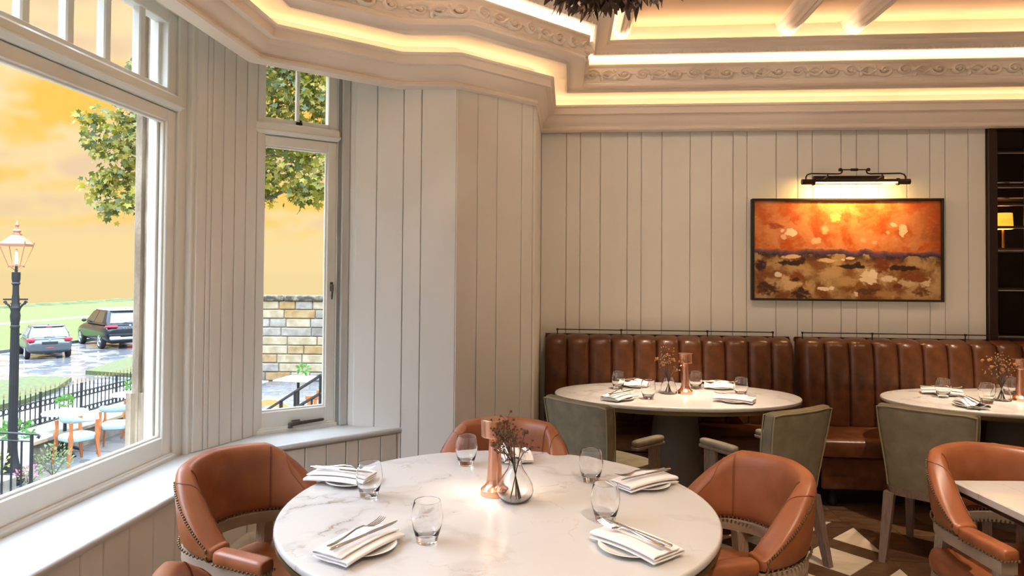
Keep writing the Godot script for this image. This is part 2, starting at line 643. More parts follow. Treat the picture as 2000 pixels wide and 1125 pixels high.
func shell() -> void:
	# --- floor: a parquet field of pale squares between brown strips, and a border of brown tiles
	var fb := B.new()
	fb.box(Vector3(1.4, -0.07, -1.4), Vector3(7.2, 0.13, 8.2))
	mat("grout", col(168, 148, 120), 0.7)
	var floor_ := struct("floor", fb, M.grout, "floor of pale stone squares framed by brown wood-look strips and tiles")
	var tiles := []
	for k in 4:
		var c: Color = [col(196, 182, 160), col(206, 192, 170), col(184, 170, 150), col(202, 186, 160)][k]
		var t := tex("pale_tile_%d" % k, noise_tex(50 + k, 0.01, 256, [0.0, 0.5, 1.0], [c.darkened(0.08), c, c.lightened(0.06)]), 1.0, 0.4)
		t.uv1_scale = Vector3(2, 2, 7)
		tiles.append(t)
	var browns := []
	for k in 4:
		var c: Color = [col(80, 56, 36), col(90, 64, 40), col(72, 50, 33), col(85, 60, 35)][k]
		var t := tex("brown_tile_%d" % k, noise_tex(60 + k, 0.01, 256, [0.0, 0.5, 1.0], [c.darkened(0.15), c, c.lightened(0.1)]), 1.0, 0.38)
		t.uv1_scale = Vector3(2, 2, 8)
		browns.append(t)
	var field := pv([-1.45, -4.42, 1.735, -4.42, 1.735, -0.9, -1.45, -0.9])
	var lay := func(poly: PackedVector2Array, m: Material, inside: PackedVector2Array):
		for q in Geometry2D.intersect_polygons(poly, inside):
			for z in Geometry2D.offset_polygon(q, -0.0022):
				if z.size() >= 3:
					var b := B.new()
					b.prism(z, -0.006, 0.0)
					obj("tile", b, m, floor_)
	var pu := 0.585   # period of both diagonals u = x + z and v = x - z
	var su := 0.405   # a pale square
	var P := func(u: float, v: float) -> Vector2: return Vector2((u + v) / 2, (u - v) / 2)
	var rect := func(u0: float, v0: float, u1: float, v1: float) -> PackedVector2Array: return PackedVector2Array([P.call(u0, v0), P.call(u1, v0), P.call(u1, v1), P.call(u0, v1)])
	for i in range(-8, 9):
		for j in range(-8, 9):
			var u: float = -2.60 + i * pu
			var v: float = 5.072 + j * 0.60
			var c: Vector2 = P.call(u + 0.2, v + 0.2)
			if c.x < -1.8 or c.x > 2.1 or c.y < -4.8 or c.y > -0.9:
				continue
			lay.call(rect.call(u, v, u + su, v + su), tiles[posmod(i * 3 + j, 4)], field)
			lay.call(rect.call(u, v + su, u + su, v + 0.60), browns[posmod(i + j, 4)], field)
			lay.call(rect.call(u + su, v, u + pu, v + 0.60), browns[posmod(i + j * 2 + 1, 4)], field)
	field = pv([-1.6, -5.2, 4.8, -5.2, 4.8, -1.2, -1.6, -1.2])
	for i in 13:
		var x := 1.735 + i * 0.2365
		for j in range(-1, 6):
			var z := -4.42 + j * 0.5735 + (0.0 if i % 2 == 0 else 0.19)
			var z0 := maxf(z, -4.42)
			if z + 0.5735 > -4.42:
				lay.call(pv([x, z0, x + 0.2365, z0, x + 0.2365, z + 0.5735, x, z + 0.5735]), browns[(i * 2 + j + 8) % 4], field)
	for k in 3:
		for j in 11:
			var x := -0.25 + j * 0.49
			lay.call(pv([x, -4.42 - 0.215 * (k + 1), x + 0.49, -4.42 - 0.215 * (k + 1), x + 0.49, -4.42 - 0.215 * k, x, -4.42 - 0.215 * k]), browns[(j + k * 2) % 4], field)

	# --- walls
	var wb := B.new()
	wb.box(Vector3(1.3, 1.65, BACK - 0.13), Vector3(3.45, 3.6, 0.22))
	wb.box(Vector3(4.0, 3.05, BACK - 0.13), Vector3(2.0, 0.8, 0.22))
	wb.box(Vector3(4.0, 0.47, BACK - 0.13), Vector3(2.0, 1.24, 0.22))
	wb.box(Vector3(4.55, 1.9, BACK - 0.13), Vector3(0.9, 1.9, 0.22))
	var w := struct("wall_back", wb, M.wall_paint, "back wall clad in greige vertical boards behind the banquettes")
	boards(w, Vector2(-0.22, BACK), Vector2(3.028, BACK), [0.195, 0.301, 0.453, 0.658, 0.763, 0.917, 1.127, 1.286, 1.445, 1.547, 1.760, 1.916, 2.023, 2.229, 2.339, 2.496, 2.699, 2.858, 2.965, 3.126], 0.0, 2.79, M.wall_paint)
	var pb := B.new()
	pb.prism(pv([-1.36, -4.005, -1.271, -3.966, -0.670, -3.966, -0.236, -4.398, -0.236, -5.45, -0.75, -5.45, -1.40, -4.16]), -1.7, 3.4)
	w = struct("wall_pier", pb, M.wall_paint, "boarded pier with a splayed corner between bay window and banquette alcove")
	boards(w, PIER[0], PIER[1], [0.130, 0.290, 0.398], 0.0, 2.79, M.wall_paint)
	boards(w, PIER[1], PIER[2], [0.157, 0.308, 0.507, 0.603], 0.0, 2.79, M.wall_paint)
	boards(w, PIER[2], PIER[3], [0.2, 0.42, 0.63], 0.0, 2.79, M.wall_paint)
	# the narrow panel between the two windows and the stone mullion outside it
	var mb := B.new()
	mb.prism(pv([-1.872, -3.262, -1.715, -3.705, -1.80, -3.78, -2.02, -3.60, -2.02, -3.285]), 0.0, 3.4)
	w = struct("wall_mullion", mb, M.wall_paint, "narrow beadboard panel between the large bay window and the side window")
	boards(w, Vector2(-1.865, -3.264), Vector2(-1.708, -3.70), [0.063, 0.095, 0.167, 0.245, 0.323, 0.400], 0.62, 2.86, M.wall_paint, 0.012)
	var lb := B.new()
	lb.box(Vector3(-2.0, -0.55, -0.4), Vector3(0.14, 2.36, 6.0))
	lb.box(Vector3(-2.0, 3.12, -0.4), Vector3(0.14, 0.60, 6.0))
	lb.prism(pv([-1.93, -3.2, -1.74, -3.66, -1.35, -4.0, -1.36, -4.06, -1.82, -3.76, -2.07, -3.3]), -1.7, 0.6)
	lb.prism(pv([-1.93, -3.2, -1.74, -3.66, -1.35, -4.0, -1.36, -4.06, -1.82, -3.76, -2.07, -3.3]), 2.84, 3.4)
	lb.box(Vector3(-2.0, 1.6, 2.2), Vector3(0.14, 3.6, 0.9))
	struct("wall_left", lb, M.wall_paint, "wall under and over the bay windows")
	var ob := B.new()
	ob.box(Vector3(1.5, 1.65, 2.7), Vector3(7.4, 3.7, 0.2))
	struct("wall_front", ob, M.wall_paint, "plain greige wall behind the viewer")
	ob = B.new()
	ob.box(Vector3(4.95, 1.65, -1.3), Vector3(0.2, 3.7, 8.2))
	struct("wall_right", ob, M.wall_paint, "plain greige wall on the right")

	# --- the apron under the sills, its skirting and the sills
	var ab := B.new()
	ab.prism(pv([-1.95, 2.5, -1.95, -3.3, -1.4, -3.98, -1.02, -3.94, -1.635, -3.358, -1.635, 2.5]), 0.0, 0.585)
	w = struct("wall_apron", ab, M.wall_paint, "boarded apron below the window sills")
	boards(w, Vector2(-1.619, 2.5), Vector2(-1.619, -3.352), even(5.85, 0.15, 5), 0.0, 0.585, M.wall_paint)
	boards(w, Vector2(-1.619, -3.352), Vector2(-1.00, -3.937), [0.30, 0.42, 0.535, 0.61, 0.75], 0.0, 0.585, M.wall_paint)
	var sk := [Vector2(0, 0), Vector2(0.024, 0), Vector2(0.024, 0.15), Vector2(0.016, 0.165), Vector2(0.018, 0.175), Vector2(0.012, 0.195), Vector2(0.004, 0.205), Vector2(0, 0.205)]
	var bb := B.new()
	bb.sweep([Vector2(-1.619, 2.5), Vector2(-1.619, -3.352), Vector2(-1.005, -3.932)], sk)
	struct("baseboard_left", bb, M.wall_paint, "moulded skirting along the window apron")
	bb = B.new()
	bb.sweep([Vector2(-1.0, -3.95), Vector2(-0.663, -3.95), Vector2(-0.22, -4.391), Vector2(-0.22, -5.22)], sk)
	struct("baseboard_pier", bb, M.wall_paint, "moulded skirting round the boarded pier")
	var sb := B.new()
	sb.prism(pv([-1.96, 2.5, -1.96, -3.29, -1.72, -3.75, -1.36, -4.02, -1.28, -3.951, -1.05, -3.951, -0.995, -3.951, -1.60, -3.375, -1.60, 2.5]), 0.586, 0.62)
	var nose := []
	for k in 9:
		var a := PI * k / 8 - PI / 2
		nose.append(Vector2(cos(a) * 0.017, 0.603 + sin(a) * 0.017))
	sb.sweep([Vector2(-1.60, 2.5), Vector2(-1.60, -3.375), Vector2(-0.985, -3.96)], nose)
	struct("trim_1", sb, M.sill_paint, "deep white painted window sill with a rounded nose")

	# --- windows
	bar_at_width = 0.042
	window("window_1", Vector3(-1.915, 0, -1.0), Vector3(0, 0, -1), 2.16, [0.07, 0.0], 0.071, [0.15, 0.365, 0.585, 0.80, 1.02, 1.24, 1.457, 1.67, 1.90], "large white timber bay window with a row of small panes above")
	window("window_3", Vector3(-1.915, 0, 1.6), Vector3(0, 0, -1), 2.42, [0.07, 0.0], 0.071, [0.22, 0.44, 0.66, 0.88, 1.10, 1.32, 1.54, 1.76, 1.98, 2.2], "second white timber bay window out of view")
	var ar := B.new()
	ar.box(Vector3(-1.925, 1.73, -3.258), Vector3(0.10, 2.25, 0.046), 0.006)
	ar.box(Vector3(-1.925, 1.73, -0.91), Vector3(0.10, 2.25, 0.05), 0.006)
	ar.box(Vector3(-1.90, 2.82, -0.9), Vector3(0.12, 0.10, 5.6), 0.006)
	ar.box(Vector3(-1.974, 1.73, -3.118), Vector3(0.044, 2.2, 0.10), 0.003)
	struct("trim_2", ar, M.window_paint, "painted architrave beside the bay window")
	bar_at_width = 0.018
	var d2 := Vector3(0.779, 0, -0.627).normalized()
	var o2 := Vector3(-1.706, 0, -3.698) - d2 * 0.08
	window("window_2", o2, d2, 0.49, [0.07, 0.0], 0.054, [0.258], "narrow white casement window in the side of the bay")
	ar = B.new()
	plank(ar, o2, d2, 0.49, 0.552, 0.62, 2.84, 0.012, 0.03, 0.004)
	plank(ar, o2, d2, 0.515, 0.56, 0.62, 2.84, 0.03, 0.05, 0.004)
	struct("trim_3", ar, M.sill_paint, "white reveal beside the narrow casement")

	# --- cornices and ceiling
	var low := v2([-0.06, 2.62, -0.06, 2.612, 0.0, 2.613, 0.02, 2.613, 0.027, 2.622, 0.024, 2.636, 0.016, 2.642, 0.022, 2.652, 0.030, 2.656, 0.045, 2.668, 0.062, 2.690, 0.074, 2.716, 0.079, 2.738, 0.090, 2.741, 0.092, 2.758, 0.108, 2.760, 0.124, 2.764, 0.127, 2.776, 0.120, 2.780, 0.108, 2.776, 0.106, 2.715, -0.03, 2.715, -0.03, 2.858, 0.19, 2.858, 0.19, 2.846, 0.206, 2.846, 0.208, 2.864, 0.216, 2.868, 0.31, 2.868, 0.31, 2.92, -0.06, 2.92])
	var cb := B.new()
	cb.sweep(CORN, low)
	struct("trim_4", cb, M.plaster, "lower plaster cornice with a hidden strip-light cove")
	cb = B.new()
	cb.sweep(CORN, v2([-0.4, 2.80, -0.05, 2.80, -0.05, 2.84, -0.4, 2.84]))
	struct("trim_5", cb, M.plaster, "plain soffit hidden behind the cornice")
	cb = B.new()
	cb.sweep(CORN, v2([0.0, 2.921, 0.31, 2.921, 0.31, 2.864, 0.318, 2.862, 0.324, 2.872, 0.320, 2.884, 0.326, 2.893, 0.320, 2.899, 0.320, 2.975, 0.328, 2.979, 0.336, 2.985, 0.344, 2.990, 0.352, 2.996, 0.352, 3.003, 0.342, 3.006, 0.335, 3.0, 0.333, 2.94, 0.0, 2.94]))
	var frieze := struct("trim_6", cb, M.plaster, "plaster frieze modelled with running acanthus scrolls")
	var up := v2([-0.2, 3.063, 0.375, 3.063, 0.378, 3.056, 0.392, 3.060, 0.398, 3.070, 0.404, 3.080, 0.410, 3.092, 0.428, 3.096, 0.450, 3.101, 0.478, 3.112, 0.496, 3.118, 0.500, 3.124, 0.494, 3.130, 0.482, 3.128, 0.476, 3.10, 0.40, 3.10, 0.36, 3.26, -0.2, 3.26])
	cb = B.new()
	cb.sweep(CORN, up)
	cb.sweep(CORN, v2([-0.2, 2.935, 0.0, 2.935, 0.0, 3.07, -0.2, 3.07]))
	var upper := struct("trim_7", cb, M.plaster, "upper plaster moulding with a dentil band round the ceiling")
	scrolls(frieze)
	dentils(upper)
	cb = B.new()
	cb.box(Vector3(1.45, 3.36, -1.4), Vector3(7.2, 0.2, 8.2))
	var ceil := struct("ceiling", cb, M.ceiling_paint, "warm lit ceiling with fluted plaster ribs")
	for x in RIBS:
		var b := B.new()
		var prof := []
		for k in 15:
			var a := PI * k / 14
			var r := 0.072 - (0.007 if k % 2 == 1 else 0.0)
			prof.append(Vector2(-cos(a) * r, 3.262 - sin(a) * r * 1.45))
		b.sweep([Vector2(x, -4.79), Vector2(x, 2.4)], prof)
		obj("rib", b, M.plaster, ceil)

const RIBS := [0.35, 1.47, 1.905, 3.2]

func scrolls(parent: Node) -> void:
	# one acanthus scroll: a spiral with leaves, laid along the frieze again and again, every other one turned over
	var b := B.new()
	var pts := []
	var rad := []
	for i in 26:
		var t := i / 25.0
		var a := t * TAU * 1.35
		var r := lerpf(0.034, 0.006, t)
		pts.append(Vector3(-0.014 + cos(a) * r, sin(a) * r * 0.95, 0.003))
		rad.append(lerpf(0.0085, 0.005, t))
	b.tube(pts, rad, 6)
	b.ball(Vector3(-0.014, 0, 0.004), Vector3(0.010, 0.010, 0.007), 8, 5)
	pts = []
	rad = []
	for i in 9:
		var t := i / 8.0
		pts.append(Vector3(0.02 + t * 0.07, -0.005 + sin(t * PI) * 0.026, 0.003))
		rad.append(0.009 * (1.0 - t * 0.5))
	b.tube(pts, rad, 6)
	for k in 4:
		var a := -0.9 + k * 0.55
		b.ball(Vector3(0.052 + cos(a) * 0.018, -0.014 - 0.006 * k + 0.012, 0.002), Vector3(0.017, 0.008, 0.007), 7, 4)
	b.ball(Vector3(0.083, 0.02, 0.002), Vector3(0.009, 0.016, 0.007), 7, 4)
	b.ball(Vector3(0.083, -0.018, 0.002), Vector3(0.014, 0.011, 0.007), 7, 4)
	for i in b.t.size(): b.t[i] *= Vector3(1.62, 1.2, 2.9)
	var m := b.mesh(60)
	var path := offset_path(CORN, 0.320)
	for i in range(0, path.size() - 1):
		var a: Vector2 = path[i]
		var c: Vector2 = path[i + 1]
		var len := a.distance_to(c)
		var n := int(round(len / 0.178))
		var d := (c - a) / len
		for k in n:
			var s: float = (k + 0.5) * len / n
			var p := a + d * s
			if p.y > -2.3 or p.x > 4.2:
				continue
			var o := obj("scroll_relief", m, M.plaster, parent)
			o.position = Vector3(p.x, 2.937, p.y)
			o.rotation.y = atan2(-d.y, d.x)
			if k % 2 == 1:
				o.rotate_object_local(Vector3.BACK, PI)

func dentils(parent: Node) -> void:
	var b := B.new()
	var path := offset_path(CORN, 0.394)
	for i in range(1, path.size() - 1):
		var a: Vector2 = path[i]
		var c: Vector2 = path[i + 1]
		var len := a.distance_to(c)
		var d := (c - a) / len
		var n := int(len / 0.03)
		for k in n:
			var p := a + d * (len * (k + 0.5) / n)
			b.ball(Vector3(p.x, 3.072, p.y), Vector3(0.009, 0.014, 0.009), 6, 4)
	tag(obj("egg_and_dart_band", b, M.plaster, parent), "", "", "", "stuff")

func led(path: Array, off: float, h: float, label: String, tilt: float, energy: float, skip := 0) -> void:
	var q := offset_path(path, off)
	var where := ["over the bay window, behind the viewer", "over the bay window", "over the narrow window", "over the flat pier face", "over the splayed pier face", "over the short return wall", "over the left banquette", "over the right banquette"]
	var n := 0
	for i in range(skip, q.size() - 1):
		var pieces := 2 if q[i].distance_to(q[i + 1]) > 4.0 else 1
		for k in pieces:
			var a: Vector2 = q[i].lerp(q[i + 1], float(k) / pieces)
			var c: Vector2 = q[i].lerp(q[i + 1], float(k + 1) / pieces)
			var len := a.distance_to(c) - 0.03
			var d := (c - a).normalized()
			var mid := (a + c) / 2
			var o := thing("led_strip", label + " " + where[n], "light strip", Vector3(mid.x, h, mid.y), atan2(-d.y, d.x), label + "s")
			n += 1
			var b := B.new()
			b.box(Vector3(0, 0.003, 0), Vector3(len, 0.006, 0.014), 0.001)
			obj("diode_tape", b, M.led, o)
			# tilt: the angle of the beam away from straight up, towards the room (local +z)
			area("strip_glow", Vector3(0, 0.009, 0), Vector2(len, 0.014), Vector3(0, cos(tilt), sin(tilt)), Vector3.RIGHT, energy, WARM, o)

func lights() -> void:
	led(CORN, 0.035, 2.716, "warm lower cove strip light", -1.15, LED1)
	led(CORN, 0.29, 2.941, "warm frieze cove strip light", 0.0, LED2)
	led(CORN, 0.44, 3.101, "warm ceiling strip light", 0.35, LED3)
	for p in DOWN:
		var o := thing("downlight", "small brass ceiling downlight out of view, " + p[6], "downlight", Vector3(p[0], 3.25, p[1]), 0.0, "recessed ceiling downlights")
		var b := B.new()
		b.lathe(v2([0, 0.012, 0.045, 0.012, 0.045, -0.004, 0.036, -0.006, 0.034, 0.004, 0, 0.004]), 20)
		obj("bezel", b, M.brass, o)
		b = B.new()
		b.lathe(v2([0, 0.0035, 0.03, 0.0035, 0.03, 0.001, 0, 0.001]), 16)
		obj("lamp_lens", b, M.led, o)
		spot(Vector3(p[0], 3.235, p[1]), Vector3(p[2], 0.72, p[3]), p[4], p[5], WARM, 0.03, o)

const LED1 := 1.9
const LED2 := 4.8
const LED3 := 2.7
const DOWN := [
	[0.45, -3.35, 0.45, -6.3, 0.22, 44.0, "washing the wall over the left banquette"],
	[1.75, -3.35, 1.75, -6.3, 0.22, 44.0, "washing the wall round the painting"],
	[3.1, -3.35, 3.1, -6.3, 0.22, 44.0, "washing the wall by the glazed screen"],
	[1.1, -3.0, -0.2, -2.3, 0.4, 22.0, "right of the leaf chandelier"],
	[-0.9, -1.6, -0.3, -2.2, 0.2, 28.0, "left of the leaf chandelier"],
	[0.8, -3.95, 0.72, -4.4, 4.0, 21.0, "above the left oval table"],
	[2.7, -3.9, 2.65, -4.4, 4.0, 21.0, "above the right oval table"],
	[1.6, -2.2, 1.6, -2.8, 2.4, 28.0, "above the square-cornered table"],
	[3.2, -2.0, 3.0, -2.4, 2.4, 32.0, "near the right wall"],
	[0.8, -0.6, 0.6, -1.6, 2.0, 32.0, "behind the viewer, nearest"],
	[2.6, 0.2, 2.4, -0.4, 2.4, 34.0, "behind the viewer, on the right"],
	[0.6, 1.2, 0.6, 0.8, 2.4, 34.0, "behind the viewer, farthest back"]]

func super_ring(hx: float, hz: float, y: float, n: int, e: float, at := Vector3.ZERO) -> PackedVector3Array:
	var r := PackedVector3Array()
	for j in n:
		var a := TAU * j / n
		var c := cos(a)
		var s := sin(a)
		r.append(at + Vector3(signf(c) * pow(absf(c), 2.0 / e) * hx, y, signf(s) * pow(absf(s), 2.0 / e) * hz))
	return r

func leg(b: B, top: Vector3, foot: Vector3, w0: float, w1: float) -> void:
	var r := []
	for k in 2:
		var p := top if k == 0 else foot
		var w := w0 if k == 0 else w1
		r.append(PackedVector3Array([p + Vector3(-w, 0, -w), p + Vector3(0, 0, -w * 1.02), p + Vector3(w, 0, -w), p + Vector3(w, 0, w), p + Vector3(-w, 0, w)]))
	b.loft(r)

const TMAX := 1.64
const RMAX := 1.64
func tub_r(th: float) -> Vector2:   # outer plan of the tub back: the rear lies at -z
	return Vector2(sin(th) * 0.285, -cos(th) * 0.285 - 0.005)

func tub_top(th: float) -> float:
	return 0.868 - 0.012 * absf(th) - 0.19 * pow(clampf((absf(th) - 0.74) / 0.90, 0.0, 1.0), 1.3)

func tub_section(th: float, n := 18, grow := 0.0) -> PackedVector3Array:
	var hi := tub_top(th)
	var lo := 0.612
	var t := lerpf(0.072, 0.090, smoothstep(0.7, 1.2, absf(th)))
	var r := PackedVector3Array()
	for j in n:
		var a := TAU * j / n
		var c := cos(a)
		var s := sin(a)
		var u := signf(c) * pow(absf(c), 0.62) * (t / 2 + grow)
		var v := signf(s) * pow(absf(s), 0.5) * ((hi - lo) / 2 + grow)
		var up := (v + (hi - lo) / 2) / (hi - lo)
		var th2 := th + signf(th) * 0.0 * pow(clampf(1.0 - up, 0, 1), 1.3) * smoothstep(0.55, TMAX, absf(th))   # the wings reach forward at the foot
		var nrm := Vector2(sin(th2), -cos(th2))
		var lean := up * (hi - lo) * 0.10
		var p := tub_r(th2) + nrm * (u - t / 2 + lean)
		r.append(Vector3(p.x, (hi + lo) / 2 + v, p.y))
	return r

func tan_chair(label: String, at: Vector3, turn: float) -> Node3D:
	var t := thing("tub_armchair", label, "chair", at, turn, "tan leather tub armchairs")
	var b := B.new()
	var rings := []
	for i in 41:
		rings.append(tub_section(lerpf(-TMAX, TMAX, i / 40.0)))
	for e in 2:   # round the ends of the wings
		var src: PackedVector3Array = rings[0] if e == 0 else rings[-1]
		var c := Vector3.ZERO
		for p in src: c += p / src.size()
		var th := -TMAX if e == 0 else TMAX
		var fwd := Vector3(cos(th), 0, sin(th)) * (1 if e else -1)
		for k in [[0.009, 0.95], [0.016, 0.85], [0.020, 0.65]]:
			var q := PackedVector3Array()
			for p in src: q.append(c + (p - c) * k[1] + fwd * k[0])
			if e == 0: rings.push_front(q)
			else: rings.push_back(q)
	b.loft(rings)
	var back := obj("backrest", b.mesh(70), M.tan_leather, t)
	b = B.new()
	for s in [-1, 1]:
		for th in ([0.80, 0.82] if s > 0 else [0.80, 0.82]):
			var pts := []
			var sec := tub_section(s * th, 40, 0.0008)
			for j in range(12, 29): pts.append(sec[j])     # over the crest and down the inner face
			b.tube(pts, 0.0010, 5)
		var pts := []   # the seam that parts the rolled edge of the wing from the back
		for k in 25:
			var u := k / 24.0
			var sec := tub_section(s * lerpf(0.83, 1.56, u), 160, 0.0008)
			pts.append(sec[int(lerpf(14, 68, smoothstep(0.0, 0.5, u)))])
		b.tube(pts, 0.0014, 5)
	obj("seam", b, M.tan_piping, back)
	b = B.new()
	for i in 46:
		var th := lerpf(-1.58, 1.58, i / 45.0)
		for side in [0, 1]:
			var nrm := Vector2(sin(th), -cos(th))
			var p := tub_r(th) + nrm * (0.002 if side == 0 else (-0.076 if absf(th) < 1.0 else -0.09))
			b.ball(Vector3(p.x, 0.622, p.y), Vector3(0.0048, 0.0048, 0.0048), 6, 4)
	for s in [-1, 1]:
		for k in 30:
			var v := k / 29.0
			var sec := tub_section(s * lerpf(0.86, 1.63, v), 160, 0.001)
			b.ball(sec[posmod(int(lerpf(16, 9, v)), 160)], Vector3(0.0046, 0.0046, 0.0046), 6, 4)
		var tip := tub_section(s * 1.635, 160, 0.002)
		for k in 8:
			b.ball(tip[posmod(8 - k * 5, 160)], Vector3(0.0046, 0.0046, 0.0046), 6, 4)
	tag(obj("nailhead_trim", b, M.nail_brass, back), "row of brass nailheads", "", "", "stuff")
	# the limed oak rail runs round the back and forward as the arms
	b = B.new()
	var ring := []
	var line := []
	for i in 29:
		var th := lerpf(-RMAX, RMAX, i / 28.0)
		var nrm := Vector2(sin(th), -cos(th))
		line.append([tub_r(th) - nrm * 0.034, nrm])
	line.push_front([Vector2(-0.262, 0.235), Vector2(-1, 0)])
	line.push_back([Vector2(0.262, 0.235), Vector2(1, 0)])
	for q in line:
		var p: Vector2 = q[0]
		var n: Vector2 = q[1]
		var r := PackedVector3Array()
		for k in [[0.028, 0.570], [0.028, 0.606], [0.024, 0.611], [-0.024, 0.611], [-0.028, 0.606], [-0.028, 0.570]]:
			r.append(Vector3(p.x + n.x * k[0], k[1], p.y + n.y * k[0]))
		ring.append(r)
	b.loft(ring)
	obj("arm_rail", b, M.limed_rail, t)
	for s in [-1, 1]:
		b = B.new()
		var rr := []
		for k in [[0.040, 0.6], [0.046, 0.92], [0.07, 1.0], [0.15, 1.0], [0.222, 1.0], [0.24, 0.93], [0.246, 0.7]]:
			var r := PackedVector3Array()
			for j in 14:
				var a := TAU * j / 14
				var c := cos(a)
				var v := sin(a)
				r.append(Vector3(s * 0.262 + signf(c) * pow(absf(c), 0.6) * 0.031 * k[1], 0.632 + signf(v) * pow(absf(v), 0.55) * 0.024 * k[1], k[0]))
			rr.append(r)
		b.loft(rr)
		var pad := obj("arm_pad", b.mesh(70), M.tan_leather, t)
		b = B.new()
		for i in 13:
			for e in [-1, 1]:
				b.ball(Vector3(s * 0.262 + e * 0.031, 0.616, 0.050 + i * 0.0158), Vector3(0.0045, 0.0045, 0.0045), 6, 4)
		for i in 5:
			b.ball(Vector3(s * 0.262 - 0.024 + i * 0.012, 0.616, 0.246), Vector3(0.0045, 0.0045, 0.0045), 6, 4)
		tag(obj("nailhead_trim", b, M.nail_brass, pad), "row of brass nailheads", "", "", "stuff")
		b = B.new()
		leg(b, Vector3(s * 0.258, 0.571, 0.205), Vector3(s * 0.262, 0.0, 0.225), 0.022, 0.016)
		obj("leg", b, M.limed_oak, t)
		b = B.new()
		leg(b, Vector3(s * 0.165, 0.571, -0.185), Vector3(s * 0.19, 0.0, -0.25), 0.022, 0.016)
		obj("leg", b, M.limed_oak, t)
	b = B.new()
	rings = []
	for k in [[0.405, 0.95], [0.42, 1.0], [0.45, 1.01], [0.472, 0.99], [0.486, 0.93], [0.494, 0.80], [0.498, 0.5], [0.499, 0.1]]:
		rings.append(super_ring(0.245 * k[1], 0.245 * k[1], k[0], 28, 4.5, Vector3(0, 0, 0.0)))
	b.loft(rings)
	obj("seat", b.mesh(60), M.tan_leather, t)
	b = B.new()
	b.loft([super_ring(0.232, 0.23, 0.36, 28, 5.0), super_ring(0.236, 0.234, 0.406, 28, 5.0)])
	obj("seat_rail", b, M.limed_oak, t)
	return t

func green_chair(label: String, at: Vector3, turn: float) -> Node3D:
	var t := thing("dining_armchair", label, "chair", at, turn, "grey-green leather dining armchairs")
	var b := B.new()
	var rings := []
	var zc := func(h: float) -> float: return -0.205 - (h - 0.4) * 0.17
	var hw := func(h: float) -> float: return lerpf(0.195, 0.232, smoothstep(0.38, 0.84, h))
	for k in [[0.385, 0.80, 0.7], [0.39, 0.97, 0.95], [0.42, 1, 1], [0.5, 1, 1], [0.6, 1, 1], [0.7, 1, 1], [0.79, 1, 1], [0.822, 0.995, 0.98], [0.836, 0.97, 0.85], [0.842, 0.93, 0.6]]:
		var h: float = k[0]
		var r := PackedVector3Array()
		for j in 32:
			var a := TAU * j / 32
			var c := cos(a)
			var s := sin(a)
			var x: float = signf(c) * pow(absf(c), 0.24) * hw.call(h) * k[1]
			r.append(Vector3(x, h, zc.call(h) + signf(s) * pow(absf(s), 0.35) * 0.036 * k[2] + x * x * 0.5))
		rings.append(r)
	b.loft(rings)
	var back := obj("backrest", b.mesh(50), M.green_leather, t)
	b = B.new()
	for e in [-1, 1]:   # piping round the front and rear edges
		var pts := []
		for k in 9:
			var h := lerpf(0.40, 0.826, k / 8.0)
			var x: float = -hw.call(h) * 0.985
			pts.append(Vector3(x, h, zc.call(h) + e * 0.033 + x * x * 0.5))
		for k in range(1, 9):
			var x: float = lerpf(-0.226, 0.226, k / 9.0)
			pts.append(Vector3(x, 0.8335, zc.call(0.836) + e * 0.033 + x * x * 0.5))
		for k in 9:
			var h := lerpf(0.826, 0.40, k / 8.0)
			var x: float = hw.call(h) * 0.985
			pts.append(Vector3(x, h, zc.call(h) + e * 0.033 + x * x * 0.5))
		b.tube(pts, 0.0042, 6)
	obj("piping", b, M.green_piping, back)
	b = B.new()
	rings = []
	for k in [[0.395, 0.96], [0.41, 1.0], [0.44, 1.01], [0.46, 0.97], [0.471, 0.85], [0.475, 0.5], [0.476, 0.1]]:
		rings.append(super_ring(0.205 * k[1], 0.21 * k[1], k[0], 24, 5.0, Vector3(0, 0, 0.035)))
	b.loft(rings)
	obj("seat", b.mesh(60), M.green_leather, t)
	b = B.new()
	b.loft([super_ring(0.205, 0.235, 0.352, 24, 7.0), super_ring(0.208, 0.238, 0.392, 24, 7.0)])
	obj("seat_rail", b, M.brown_oak, t)
	for s in [-1, 1]:
		b = B.new()
		leg(b, Vector3(s * 0.185, 0.36, 0.20), Vector3(s * 0.19, 0.0, 0.215), 0.024, 0.016)
		obj("leg", b, M.brown_oak, t)
		b = B.new()
		leg(b, Vector3(s * 0.185, 0.36, -0.205), Vector3(s * 0.20, 0.0, -0.285), 0.026, 0.017)
		obj("leg", b, M.brown_oak, t)
		b = B.new()
		b.box(Vector3(s * 0.228, 0.478, 0.13), Vector3(0.024, 0.20, 0.085), 0.004)
		b.box(Vector3(s * 0.228, 0.586, 0.075), Vector3(0.05, 0.02, 0.25), 0.006)
		obj("arm", b, M.brown_oak, t)
		b = B.new()
		var rr := []
		for k in [[-0.045, 0.5], [-0.04, 0.9], [-0.02, 1.0], [0.07, 1.06], [0.17, 1.0], [0.19, 0.9], [0.196, 0.5]]:
			var r := PackedVector3Array()
			for j in 12:
				var a := TAU * j / 12
				var c := cos(a)
				var v := sin(a)
				r.append(Vector3(s * 0.228 + signf(c) * pow(absf(c), 0.6) * 0.026 * k[1], 0.611 + signf(v) * pow(absf(v), 0.6) * 0.017 * k[1] + 0.006 * (k[1] - 1.0), k[0]))
			rr.append(r)
		b.loft(rr)
		obj("arm_pad", b.mesh(70), M.green_leather, t)
	return t

